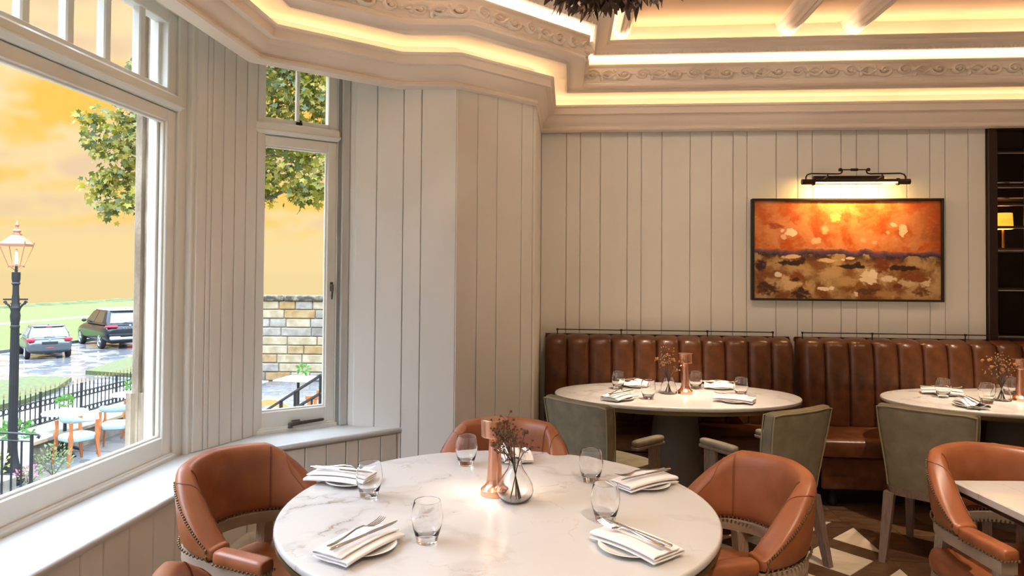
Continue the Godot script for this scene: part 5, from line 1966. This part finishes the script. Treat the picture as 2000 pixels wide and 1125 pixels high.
func terrace_chair(label: String, at: Vector3, turn: float) -> void:
	var t := thing("terrace_chair", label, "chair", at, turn, "pale blue terrace chairs")
	var b := B.new()
	var rings := []
	for k in [[0.385, 0.95], [0.40, 1.0], [0.445, 1.0], [0.475, 0.94], [0.488, 0.75], [0.492, 0.2]]:
		rings.append(super_ring(0.25 * k[1], 0.24 * k[1], k[0], 20, 3.6))
	b.loft(rings)
	obj("seat", b.mesh(60), M.blue_vinyl, t)
	b = B.new()
	rings = []
	for i in 25:
		var th := lerpf(-1.9, 1.9, i / 24.0)
		var c := Vector3(sin(th) * 0.285, 0.755 - 0.045 * smoothstep(0.6, 1.9, absf(th)), -cos(th) * 0.25 + 0.02)
		var n := Vector3(sin(th), 0, -cos(th))
		var h := lerpf(0.060, 0.016, smoothstep(0.7, 1.5, absf(th)))
		var r := PackedVector3Array()
		for j in 8:
			var a := TAU * j / 8
			r.append(c + n * cos(a) * 0.022 + Vector3(0, sin(a) * h, 0))
		rings.append(r)
	b.loft(rings)
	obj("back_band", b.mesh(70), M.blue_vinyl, t)
	for s in [-1, 1]:
		for f in [-1, 1]:
			b = B.new()
			var x: float = s * (0.21 if f < 0 else 0.245)
			var z: float = -0.215 if f < 0 else 0.175
			var r := []
			for k in [[0.0, 0.05, 0.018], [0.22, 0.02, 0.022], [0.40, 0.0, 0.028], [0.47, 0.012, 0.033], [0.53, 0.0, 0.022], [0.62, 0.0, 0.022], [0.715, 0.006, 0.026]]:
				var c := Vector3(x + s * k[1] * 0.6, k[0], z + f * k[1])
				r.append(PackedVector3Array([c + Vector3(-k[2] * 0.7, 0, -k[2]), c + Vector3(k[2] * 0.7, 0, -k[2]), c + Vector3(k[2] * 0.7, 0, k[2]), c + Vector3(-k[2] * 0.7, 0, k[2])]))
			b.loft(r)
			obj("leg", b, M.terrace_wood, t)

func cafe_table(label: String, at: Vector3) -> void:
	var t := thing("cafe_table", label, "table", at, 0.0, "round marble terrace tables")
	var b := B.new()
	b.lathe(v2([0, 0.72, 0.345, 0.72, 0.35, 0.725, 0.35, 0.738, 0.345, 0.745, 0, 0.745]), 40)
	obj("tabletop", b, M.marble, t)
	b = B.new()
	b.lathe(v2([0, 0.12, 0.05, 0.12, 0.055, 0.2, 0.03, 0.26, 0.027, 0.6, 0.05, 0.70, 0.12, 0.72, 0, 0.72]), 14)
	obj("column", b, M.iron, t)
	for k in 4:
		var a := TAU * k / 4 + 0.4
		b = B.new()
		b.tube([Vector3(cos(a) * 0.03, 0.15, sin(a) * 0.03), Vector3(cos(a) * 0.15, 0.10, sin(a) * 0.15), Vector3(cos(a) * 0.27, 0.035, sin(a) * 0.27), Vector3(cos(a) * 0.30, 0.0, sin(a) * 0.30)], [0.03, 0.028, 0.024, 0.03], 7)
		obj("foot", b, M.iron, t)

func leaf_mat(called: String) -> StandardMaterial3D:
	if not M.has(called):
		var c: Color = {"leaf_green": col(66, 104, 44), "leaf_dusty": col(104, 122, 84), "leaf_pale": col(170, 170, 120), "petal": col(222, 140, 190), "leaf_tree_0": col(104, 104, 28), "leaf_tree_1": col(132, 122, 34), "leaf_tree_2": col(62, 74, 24), "bark": col(96, 80, 58)}[called]
		var m := mat(called, c, 0.6)
		if called != "bark":
			m.cull_mode = BaseMaterial3D.CULL_DISABLED
			m.backlight_enabled = true
			m.backlight = Color(c.r * 1.1, c.g * 1.1, c.b * 0.7)
	return M[called]

func leafy(parent: Node, called: String, c: Vector3, size: Vector3, n: int, len: float, m: String, seed_: int) -> void:
	# a mass of small pointed leaves
	var r := RandomNumberGenerator.new()
	r.seed = seed_
	var b := B.new()
	b.add(PackedVector3Array([Vector3(0, 0, 0), Vector3(-0.26, 0.5, 0.06), Vector3(0, 0.5, 0), Vector3(0, 0, 0), Vector3(0, 0.5, 0), Vector3(0.26, 0.5, 0.06), Vector3(-0.26, 0.5, 0.06), Vector3(0, 1, 0.02), Vector3(0, 0.5, 0), Vector3(0, 0.5, 0), Vector3(0, 1, 0.02), Vector3(0.26, 0.5, 0.06)]))
	var mm := MultiMesh.new()
	mm.transform_format = MultiMesh.TRANSFORM_3D
	mm.mesh = b.mesh()
	mm.instance_count = n
	for i in n:
		var d := Vector3(r.randfn(), r.randfn(), r.randfn()).normalized()
		var p := c + d * size * pow(r.randf(), 0.4)
		var up := (d + Vector3(r.randf_range(-0.6, 0.6), r.randf_range(-0.2, 0.9), r.randf_range(-0.6, 0.6))).normalized()
		var x := up.cross(Vector3(r.randfn(), r.randfn(), r.randfn())).normalized()
		mm.set_instance_transform(i, Transform3D(Basis(x, up, x.cross(up)).scaled(Vector3.ONE * len * r.randf_range(0.7, 1.3)), p))
	var o := MultiMeshInstance3D.new()
	o.name = called
	o.multimesh = mm
	o.material_override = leaf_mat(m)
	tag(o, "", "", "", "stuff")
	parent.add_child(o, true)

func bush(label: String, at: Vector3, size: Vector3, n: int, len: float, m: String, seed_: int, flowers := false) -> void:
	var t := thing("shrub", label, "shrub", at)
	var b := B.new()
	for k in 6:
		var a := TAU * k / 6
		b.tube([Vector3.ZERO, Vector3(cos(a) * size.x * 0.5, size.y * 0.7, sin(a) * size.z * 0.5), Vector3(cos(a) * size.x * 0.8, size.y * 1.4, sin(a) * size.z * 0.8)], [0.008, 0.006, 0.003], 5)
	obj("stems", b, leaf_mat("bark"), t)
	leafy(t, "foliage", Vector3(0, size.y, 0), size, n, len, m, seed_)
	if flowers:
		leafy(t, "petals", Vector3(0, size.y * 1.3, 0), size * 0.9, 90, 0.05, "petal", seed_ + 1)

func plant_pot(label: String, at: Vector3, s: float, seed_: int) -> void:
	var t := thing("potted_plant", label, "plant", at)
	var b := B.new()
	b.lathe(v2([0, 0, 0.035, 0, 0.04, 0.07, 0.036, 0.07, 0, 0.06]), 14)
	obj("pot", b, M.china, t)
	leafy(t, "foliage", Vector3(0, 0.07 + s, 0), Vector3(s, s * 0.8, s), 70, 0.085, "leaf_green", seed_)

func slab(b: B, p: Array, th: float) -> void:   # a thin panel through four corners
	var n: Vector3 = (p[1] - p[0]).cross(p[3] - p[0]).normalized() * th
	b.loft([PackedVector3Array([p[0] - n, p[1] - n, p[2] - n, p[3] - n]), PackedVector3Array([p[0] + n, p[1] + n, p[2] + n, p[3] + n])])

func car(label: String, at: Vector3, turn: float, L: float, W: float, H: float, wb: float, paint: Material, kind: int, size := 1.0) -> void:
	var t := thing("car", label, "car", at, turn)
	t.scale = Vector3.ONE * size
	if not M.has("car_glass"):
		mat("car_glass", col(120, 136, 140), 0.08, 0.0, 0.9)
		mat("car_glass_dark", col(40, 50, 54), 0.08, 0.0, 0.7)
		mat("tyre", col(26, 26, 27), 0.8)
		mat("alloy", col(196, 200, 204), 0.3, 0.8)
		mat("tail_light", col(200, 40, 52), 0.2)
		mat("car_trim", col(34, 36, 38), 0.5)
		mat("bumper_silver", col(190, 194, 198), 0.35, 0.4)
		mat("roof_white", col(226, 228, 230), 0.25, 0.2)
	var hw := W / 2
	var belt := 0.93 if kind == 0 else 1.04
	var b := B.new()
	var rings := []
	var st := [[-L / 2, 0.80, 0.42, belt - 0.22], [-L / 2 + 0.05, 0.90, 0.30, belt - 0.12], [-L / 2 + 0.22, 0.97, 0.24, belt - 0.01], [-L / 2 + 0.7, 1.0, 0.22, belt + 0.01], [-0.3, 0.985, 0.22, belt], [L / 2 - 1.25, 0.995, 0.22, belt - 0.01], [L / 2 - 0.75, 0.98, 0.23, belt - 0.09], [L / 2 - 0.28, 0.92, 0.25, belt - 0.20], [L / 2 - 0.06, 0.80, 0.30, belt - 0.33], [L / 2, 0.66, 0.38, belt - 0.42]]
	for s in st:
		var r := PackedVector3Array()
		var yc: float = (s[2] + s[3]) / 2
		for j in 24:
			var a := TAU * j / 24
			var c := cos(a)
			var v := sin(a)
			var bulge: float = 1.0 - 0.06 * absf(v)
			r.append(Vector3(signf(c) * pow(absf(c), 0.42) * hw * s[1] * bulge, yc + signf(v) * pow(absf(v), 0.5) * (s[3] - s[2]) / 2, s[0]))
		rings.append(r)
	b.loft(rings)
	var body := obj("body", b.mesh(50), paint, t)
	# the glasshouse
	var zr := -L / 2 + (0.14 if kind == 0 else 0.16)
	var zf := L / 2 - (1.12 if kind == 0 else 1.22)
	var rzr := -L / 2 + (0.52 if kind == 0 else 0.50)
	var rzf := L / 2 - (1.95 if kind == 0 else 2.1)
	b = B.new()
	rings = []
	for k in [[belt - 0.05, zr, zf, 0.93], [belt + 0.12, lerpf(zr, rzr, 0.25), lerpf(zf, rzf, 0.3), 0.90], [H - 0.12, lerpf(zr, rzr, 0.9), lerpf(zf, rzf, 0.88), 0.76], [H - 0.05, rzr + 0.02, rzf, 0.72]]:
		rings.append(super_ring(hw * k[3], (k[2] - k[1]) / 2, k[0], 36, 9.0, Vector3(0, 0, (k[1] + k[2]) / 2)))
	b.loft(rings)
	obj("cabin", b.mesh(50), paint, t)
	b = B.new()
	rings = []
	for k in [[H - 0.055, 1.0], [H - 0.03, 1.0], [H - 0.01, 0.93], [H, 0.6], [H + 0.003, 0.1]]:
		rings.append(super_ring(hw * 0.73 * k[1], (rzf - rzr) / 2 * lerpf(1.0, k[1], 0.6) + 0.03, k[0], 32, 6.0, Vector3(0, 0, (rzr + rzf) / 2 - 0.02)))
	b.loft(rings)
	obj("roof", b.mesh(60), M.roof_white if kind == 1 else paint, t)
	var gm: Material = M.car_glass if kind == 0 else M.car_glass_dark
	var y0 := belt + 0.03
	var y1 := H - 0.12
	b = B.new()   # rear window
	var za := lerpf(zr, rzr, (y0 - belt + 0.05) / (H - belt)) - 0.018
	var zb := lerpf(zr, rzr, 0.9) - 0.022
	slab(b, [Vector3(-hw * 0.76, y0, za), Vector3(hw * 0.76, y0, za), Vector3(hw * 0.64, y1, zb), Vector3(-hw * 0.64, y1, zb)], 0.012)
	obj("rear_window", b, M.car_glass, t)
	b = B.new()
	var zc := lerpf(zf, rzf, 0.12) + 0.01
	var zd := lerpf(zf, rzf, 0.88) + 0.012
	slab(b, [Vector3(-hw * 0.78, y0, zc), Vector3(hw * 0.78, y0, zc), Vector3(hw * 0.66, y1, zd), Vector3(-hw * 0.66, y1, zd)], 0.012)
	obj("windscreen", b, gm, t)
	for s in [-1, 1]:
		for k in 2:
			b = B.new()
			var z0: float = lerpf(zr + 0.45, zf - 0.32, k * 0.5 + 0.015)
			var z1: float = lerpf(zr + 0.45, zf - 0.32, k * 0.5 + 0.485)
			var t0: float = lerpf(rzr + 0.20, rzf - 0.05, k * 0.5 + 0.015)
			var t1: float = lerpf(rzr + 0.20, rzf - 0.05, k * 0.5 + 0.485)
			slab(b, [Vector3(s * hw * 0.918, y0, z0), Vector3(s * hw * 0.918, y0, z1), Vector3(s * hw * 0.775, y1, t1), Vector3(s * hw * 0.775, y1, t0)], 0.012)
			obj("side_window", b, gm, t)
		b = B.new()
		b.ball(Vector3(s * hw * 1.06, belt + 0.06, zf - 0.5), Vector3(0.10, 0.075, 0.06), 10, 6)
		obj("wing_mirror", b, paint if kind == 0 else M.car_trim, t)
		b = B.new()
		if kind == 0:
			b.box(Vector3(s * hw * 0.80, belt - 0.07, -L / 2 + 0.10), Vector3(0.30, 0.17, 0.20), 0.05, Basis(Vector3.UP, s * -0.35))
		else:
			b.box(Vector3(s * hw * 0.74, belt - 0.10, -L / 2 + 0.08), Vector3(0.46, 0.09, 0.16), 0.03, Basis(Vector3.UP, s * -0.30))
		obj("tail_light", b, M.tail_light, t)
		for f in [-1, 1]:
			var c := Vector3(s * (hw - 0.11), 0.33, f * wb / 2 - 0.02)
			var w := B.new()
			w.lathe(v2([0, -0.10, 0.27, -0.10, 0.315, -0.09, 0.33, -0.05, 0.33, 0.05, 0.315, 0.09, 0.23, 0.10, 0.225, 0.07, 0, 0.07]), 28)
			var wh := obj("wheel", w.mesh(35), M.tyre, t)
			wh.transform = Transform3D(Basis(Vector3.BACK, -s * PI / 2), c)
			w = B.new()
			for k in 5:
				var a := TAU * k / 5
				w.box(Vector3(cos(a) * 0.12, 0.085, sin(a) * 0.12), Vector3(0.22, 0.02, 0.055), 0.006, Basis(Vector3.UP, -a))
			w.lathe(v2([0.20, 0.078, 0.228, 0.078, 0.228, 0.10, 0.215, 0.102, 0.20, 0.085, 0.20, 0.078]), 28)
			w.lathe(v2([0, 0.07, 0.05, 0.07, 0.045, 0.098, 0, 0.1]), 14)
			obj("alloy_rim", w, M.alloy, wh)
	b = B.new()
	b.box(Vector3(0, belt + 0.06, za - 0.05), Vector3(0.42, 0.02, 0.02), 0.006, Basis(Vector3.BACK, -0.05))
	obj("wiper", b, M.car_trim, t)
	b = B.new()
	b.box(Vector3(0, H + 0.015, rzr + 0.12), Vector3(0.03, 0.05, 0.09), 0.012)
	obj("roof_aerial", b, M.car_trim, t)
	b = B.new()
	if kind == 0:
		b.box(Vector3(0, belt - 0.22, -L / 2 + 0.025), Vector3(0.60, 0.13, 0.06), 0.01)
		obj("plate_recess", b, M.car_trim, t)
		b = B.new()
		b.box(Vector3(0, 0.36, -L / 2 + 0.05), Vector3(W * 0.80, 0.06, 0.06), 0.02)
		obj("bumper_insert", b, M.car_trim, t)
		b = B.new()
		b.box(Vector3(0, 0.50, -L / 2 - 0.005), Vector3(0.28, 0.025, 0.03), 0.008)
		obj("rear_reflector", b, M.tail_light, t)
		b = B.new()
		b.box(Vector3(0, H - 0.085, rzr - 0.04), Vector3(0.22, 0.03, 0.05), 0.008)
		obj("brake_light", b, M.tail_light, t)
	else:
		b.box(Vector3(0, 0.60, -L / 2 + 0.04), Vector3(W * 0.84, 0.09, 0.10), 0.02)
		obj("plate_recess", b, M.car_trim, t)
		b = B.new()
		b.box(Vector3(0, 0.45, -L / 2 + 0.03), Vector3(W * 0.82, 0.11, 0.12), 0.035)
		for s in [-1, 1]:
			b.box(Vector3(s * 0.55, 0.50, -L / 2 + 0.05), Vector3(0.42, 0.13, 0.12), 0.035)
		obj("skid_plate", b, M.bumper_silver, t)
		b = B.new()
		b.box(Vector3(0, H - 0.07, rzr - 0.05), Vector3(W * 0.66, 0.045, 0.24), 0.015)
		obj("roof_spoiler", b, M.car_trim, t)
		var word := "NISSAN"
		for k in 6:
			var tm := TextMesh.new()
			tm.text = word[k]
			tm.font_size = 24
			tm.pixel_size = 0.0034
			tm.depth = 0.012
			var sf := SystemFont.new()
			sf.font_names = PackedStringArray(["Droid Sans"])
			tm.font = sf
			var o := obj("letter", tm, M.alloy, t)
			o.position = Vector3((2.5 - k) * 0.105, belt - 0.17, -L / 2 - 0.012)
			o.rotation.y = PI
	b = B.new()
	b.lathe(v2([0, 0, 0.045, 0, 0.045, 0.02, 0, 0.024]), 16)
	var lg := obj("badge", b, M.alloy, t)
	lg.transform = Transform3D(Basis(Vector3.RIGHT, -PI / 2), Vector3(0, belt - 0.07, -L / 2 + 0.045))

func wall_beyond_terrace(stone: Array, dark: Material) -> void:
	# coursed sandstone at the end of the terrace, seen through the narrow window
	var o := Vector3(-10.2, 0, -19.28)
	var d := Vector3(1.0, 0, -0.08).normalized()
	var n := Vector3(0.08, 0, 1.0).normalized()
	var basis_ := Basis(d, Vector3.UP, n)
	var b := B.new()
	b.box(o + d * 2.6 + Vector3(0, -0.4, 0) - n * 0.20, Vector3(5.6, 2.5, 0.3), 0.0, basis_)
	var w := struct("wall_terrace", b, mat("mortar", col(141, 131, 118), 0.95), "tall coursed sandstone wall with dark coping beyond the terrace")
	var r := RandomNumberGenerator.new()
	r.seed = 77
	var y := G0 + 0.0
	var row := 0
	while y < 0.66:
		var h := 0.262
		var x := -r.randf() * 0.4
		while x < 5.0:
			var len := r.randf_range(0.48, 0.92)
			if x + len > 0.0:
				b = B.new()
				b.box(Vector3.ZERO, Vector3(len - 0.022, h - 0.022, 0.16), 0.022)
				var q := obj("stone", b, stone[[0, 1, 2, 2, 3, 4, 1][r.randi() % 7]], w)
				q.transform = Transform3D(basis_, o + d * (x + len / 2) + Vector3(0, y + h / 2, 0) - n * (0.075 + r.randf() * 0.02))
			x += len
		y += h
		row += 1
	for k in 6:
		b = B.new()
		b.box(Vector3.ZERO, Vector3(1.15, 0.17, 0.40), 0.03)
		var q := obj("coping_stone", b, dark, w)
		q.transform = Transform3D(basis_, o + d * (0.1 + k * 1.17) + Vector3(0, y + 0.075, 0) - n * 0.15)
	# what stands before it
	for k in 2:
		var at: Vector3 = [Vector3(-6.05, G0, -14.9), Vector3(-6.98, G0, -14.1)][k]
		var t := thing("terrace_table", ["square white terrace table below the sandstone wall, the farther one", "square white terrace table cut off by the narrow window's left edge"][k], "table", at, -0.1, "square white terrace tables")
		b = B.new()
		b.box(Vector3(0, 0.80, 0), Vector3(0.80, 0.03, 0.80), 0.006)
		obj("tabletop", b, M.marble, t)
		b = B.new()
		b.lathe(v2([0, 0, 0.22, 0, 0.2, 0.02, 0.03, 0.05, 0.03, 0.785, 0, 0.785]), 14)
		obj("pedestal", b, M.iron, t)
		plant_pot(["small green plant in a pot on the farther white terrace table", "small green plant in a pot on the nearer white terrace table"][k], at + Vector3(0.1 if k == 0 else 0.12, 0.816, 0.0), 0.12, 61 + k)
	var t := thing("stair_rail", "black iron stair railing sloping up across the foot of the narrow window", "railing", Vector3.ZERO)
	var A := Vector3(-4.20, -0.40, -9.20)
	var C := Vector3(-2.72, 0.40, -7.34)
	b = B.new()
	b.tube([A + (A - C) * 0.3, A, C, C + Vector3(0.35, 0.0, 0.42)], 0.018, 8)
	obj("top_rail", b, M.iron, t)
	b = B.new()
	b.tube([A + (A - C) * 0.3 + Vector3(0, -0.24, 0), A + Vector3(0, -0.20, 0), C + Vector3(0, -0.20, 0), C + Vector3(0.35, -0.2, 0.42)], 0.018, 8)
	obj("middle_rail", b, M.iron, t)
	b = B.new()
	b.tube([A + Vector3(0, -0.38, 0), C + Vector3(0, -0.36, 0)], 0.012, 6)
	obj("lower_rail", b, M.iron, t)
	for k in 8:
		var u := 0.06 + k * 0.134
		var p := A.lerp(C, u)
		b = B.new()
		var big := k in [2, 4, 7]
		b.box(Vector3(p.x, (p.y - 0.9 + p.y - (0.0 if big else 0.2)) / 2, p.z), Vector3(0.035, 0.9, 0.035) if big else Vector3(0.018, 0.7, 0.018))
		obj("baluster", b, M.iron, t)
	t = thing("garden_bench", "honey-coloured wooden seat with an arched back behind the stair railing", "bench", Vector3(-4.95, G0, -10.9), 0.5)
	b = B.new()
	var rings := []
	for k in 13:
		var a := PI * k / 12
		var c := Vector3(cos(a) * 0.42, 0.62 + sin(a) * 0.42, 0)
		var e := Vector3(cos(a), sin(a), 0)
		rings.append(PackedVector3Array([c + e * 0.05 + Vector3(0, 0, 0.03), c + e * 0.05 - Vector3(0, 0, 0.03), c - e * 0.05 - Vector3(0, 0, 0.03), c - e * 0.05 + Vector3(0, 0, 0.03)]))
	b.loft(rings)
	obj("arched_back", b.mesh(30), mat("honey_wood", col(196, 142, 84), 0.55), t)
	b = B.new()
	b.box(Vector3(0, 0.45, 0.2), Vector3(0.9, 0.05, 0.45), 0.01)
	obj("seat", b, M.honey_wood, t)
	for x in [-0.4, 0.4]:
		for zz in [0.0, 0.38]:
			b = B.new()
			b.box(Vector3(x, 0.215, zz), Vector3(0.05, 0.43, 0.05), 0.006)
			obj("leg", b, M.honey_wood, t)
	for k in 2:
		t = thing("outdoor_chair", ["orange-brown slatted wooden chair behind the stair railing, near the window's right edge", "orange-brown slatted wooden chair behind the stair railing, in the middle of the narrow window"][k], "chair", [Vector3(-3.45, G0 + 0.35, -10.1), Vector3(-4.2, G0 + 0.0, -11.3)][k], [0.9, 0.3][k], "slatted wooden chairs")
		b = B.new()
		b.box(Vector3(0, 0.42, 0), Vector3(0.5, 0.04, 0.48), 0.008)
		obj("seat", b, M.terrace_wood, t)
		for j in 5:
			b = B.new()
			b.box(Vector3(-0.2 + j * 0.1, 0.74, -0.22), Vector3(0.06, 0.56, 0.02), 0.005)
			obj("slat", b, M.terrace_wood, t)
		b = B.new()
		b.box(Vector3(0, 1.03, -0.22), Vector3(0.52, 0.07, 0.035), 0.01)
		obj("top_rail", b, M.terrace_wood, t)
		for x in [-0.22, 0.22]:
			for zz in [-0.2, 0.2]:
				b = B.new()
				b.box(Vector3(x, 0.20, zz), Vector3(0.045, 0.40, 0.045), 0.005)
				obj("leg", b, M.terrace_wood, t)
	for k in 2:
		t = thing("cushion", ["navy blue cushion with a white pattern behind the stair railing, on the left", "navy blue cushion with a white pattern behind the stair railing, on the right"][k], "cushion", [Vector3(-4.12, -0.93, -9.95), Vector3(-3.80, -0.86, -9.85)][k], 0.3 - k * 0.2, "navy patterned cushions")
		b = B.new()
		b.loft([super_ring(0.04, 0.15, -0.05, 20, 4.0), super_ring(0.12, 0.17, -0.03, 20, 4.0), super_ring(0.18, 0.18, 0.0, 20, 4.0), super_ring(0.12, 0.17, 0.04, 20, 4.0), super_ring(0.03, 0.14, 0.06, 20, 4.0)])
		obj("cover", b.mesh(70), mat("navy_cloth", col(46, 58, 112), 0.8) if k == 0 else M.navy_cloth, t)
		b = B.new()
		for j in 5:
			b.ball(Vector3(-0.08 + j * 0.04, 0.034 + (j % 2) * 0.008, 0.06 * (j % 3 - 1)), Vector3(0.018, 0.02, 0.03), 8, 4)
		tag(obj("pattern", b, M.china, t), "", "", "", "stuff")

func tree() -> void:
	var t := thing("sycamore_tree", "spreading broad-leaved tree whose branches hang across both bay windows", "tree", Vector3(-6.1, G0, -11.6))
	var bark := leaf_mat("bark")
	var b := B.new()
	b.tube([Vector3(0, 0, 0), Vector3(0.05, 1.6, 0.0), Vector3(-0.05, 3.2, 0.05), Vector3(0.05, 5.2, 0), Vector3(0.0, 8.0, 0.1)], [0.22, 0.17, 0.15, 0.12, 0.05], 10)
	obj("trunk", b, bark, t)
	var r := RandomNumberGenerator.new()
	r.seed = 91
	# a lobed leaf, slightly folded
	b = B.new()
	var out := []
	for k in 11:
		var a := lerpf(-2.55, 2.55, k / 10.0)
		var rad: float = [0.30, 0.42, 0.26, 0.55, 0.30, 0.66, 0.30, 0.55, 0.26, 0.42, 0.30][k]
		out.append(Vector3(sin(a) * rad, 0.32 + cos(a) * rad, absf(sin(a)) * 0.12))
	for k in 10:
		b.add(PackedVector3Array([Vector3(0, 0.30, 0), out[k], out[k + 1]]))
	b.add(PackedVector3Array([Vector3(0, 0.30, 0), out[10], Vector3(0, 0.06, 0), Vector3(0, 0.30, 0), Vector3(0, 0.06, 0), out[0]]))
	var leaf := b.mesh(60)
	# boughs: start on the trunk, end; the leaves hang along the outer part. World points less the tree's own place
	var base := Vector3(-6.1, G0, -11.6)
	var boughs := [
		[Vector3(-7.3, 2.75, -11.0), 0.34], [Vector3(-7.85, 2.68, -11.1), 0.30], [Vector3(-7.75, 3.15, -11.2), 0.36], [Vector3(-8.15, 3.0, -11.2), 0.30], [Vector3(-7.65, 3.65, -11.2), 0.38], [Vector3(-8.2, 3.75, -11.3), 0.34], [Vector3(-7.7, 4.15, -11.3), 0.40], [Vector3(-8.4, 4.25, -11.3), 0.26], [Vector3(-7.35, 4.6, -11.3), 0.42], [Vector3(-7.9, 4.7, -11.5), 0.34], [Vector3(-7.4, 5.1, -11.4), 0.4],
		[Vector3(-5.35, 2.95, -11.6), 0.24], [Vector3(-5.2, 3.3, -11.7), 0.34], [Vector3(-4.75, 3.0, -11.7), 0.34], [Vector3(-4.3, 2.95, -11.6), 0.34], [Vector3(-4.2, 3.4, -11.7), 0.36], [Vector3(-4.75, 3.55, -11.8), 0.36], [Vector3(-5.15, 3.95, -11.7), 0.40], [Vector3(-4.4, 3.95, -11.7), 0.36], [Vector3(-5.2, 4.5, -11.8), 0.5], [Vector3(-4.6, 4.6, -11.7), 0.5], [Vector3(-5.1, 5.1, -11.8), 0.55], [Vector3(-4.5, 5.2, -11.8), 0.5], [Vector3(-4.2, 4.4, -11.9), 0.4], [Vector3(-5.0, 5.6, -11.9), 0.5],
		[Vector3(-6.3, 3.0, -11.1), 0.45], [Vector3(-5.8, 3.2, -11.3), 0.45], [Vector3(-6.6, 3.5, -11.5), 0.5], [Vector3(-5.7, 3.9, -12.0), 0.5], [Vector3(-6.9, 4.0, -11.0), 0.5], [Vector3(-6.2, 4.2, -11.0), 0.6], [Vector3(-6.6, 5.0, -11.4), 0.7], [Vector3(-5.8, 5.6, -12.2), 0.8], [Vector3(-6.2, 6.4, -11.6), 0.9], [Vector3(-7.0, 6.2, -12.2), 0.9], [Vector3(-5.2, 6.5, -12.2), 0.9], [Vector3(-6.2, 4.0, -12.6), 0.7], [Vector3(-6.0, 7.2, -11.8), 0.8]]
	var all := []
	for q in boughs:
		var e: Vector3 = q[0] - base
		var s := Vector3(0.0, clampf(e.y - 0.25 - absf(e.x) * 0.12 + r.randf_range(-0.3, 0.2), 2.8, 7.8), 0.03)
		b = B.new()
		var mid := s.lerp(e, 0.55) + Vector3(r.randf_range(-0.15, 0.15), r.randf_range(0.0, 0.4), r.randf_range(-0.2, 0.2))
		b.tube([s, mid, s.lerp(e, 0.8) + Vector3(0, 0.1, 0), e], [0.032, 0.018, 0.010, 0.004], 6)
		var n := int(120 * pow(q[1] / 0.36, 2.0))
		for i in mini(n, 320):
			var d := Vector3(r.randfn(0, 0.5), r.randfn(0, 0.42), r.randfn(0, 0.5))
			if d.length() > 1.15: d = d.normalized() * r.randf_range(0.6, 1.1)
			var p: Vector3 = e + d * q[1]
			if i % 9 == 0:
				b.tube([e.lerp(mid, 0.15), (e + p) / 2 + Vector3(0, 0.03, 0), p], [0.006, 0.004, 0.002], 4)
			all.append(p)
		obj("branch", b, bark, t)
	var mm := [[], [], []]
	var parts := 0
	for p in all:
		var up := Vector3(r.randf_range(-0.7, 0.7), r.randf_range(-1.0, 0.25), r.randf_range(-0.6, 0.6)).normalized()
		var nrm := Vector3(r.randf_range(-0.8, 0.8), r.randf_range(0.0, 0.9), r.randf_range(0.2, 1.0))
		var x := up.cross(nrm).normalized()
		var tr := Transform3D(Basis(x, up, x.cross(up)).scaled(Vector3.ONE * r.randf_range(0.10, 0.17)), p)
		var k: int = r.randi() % 3
		if parts < 290 and p.y + base.y < 3.6 and (r.randf() < 0.22):
			var o := obj("leaf", leaf, leaf_mat("leaf_tree_%d" % k), t)
			o.transform = tr
			parts += 1
		else:
			mm[k].append(tr)
	for k in 3:
		var m := MultiMesh.new()
		m.transform_format = MultiMesh.TRANSFORM_3D
		m.mesh = leaf
		m.instance_count = mm[k].size()
		for i in mm[k].size(): m.set_instance_transform(i, mm[k][i])
		var o := MultiMeshInstance3D.new()
		o.name = "foliage"
		o.multimesh = m
		o.material_override = leaf_mat("leaf_tree_%d" % k)
		tag(o, "", "", "", "stuff")
		t.add_child(o, true)
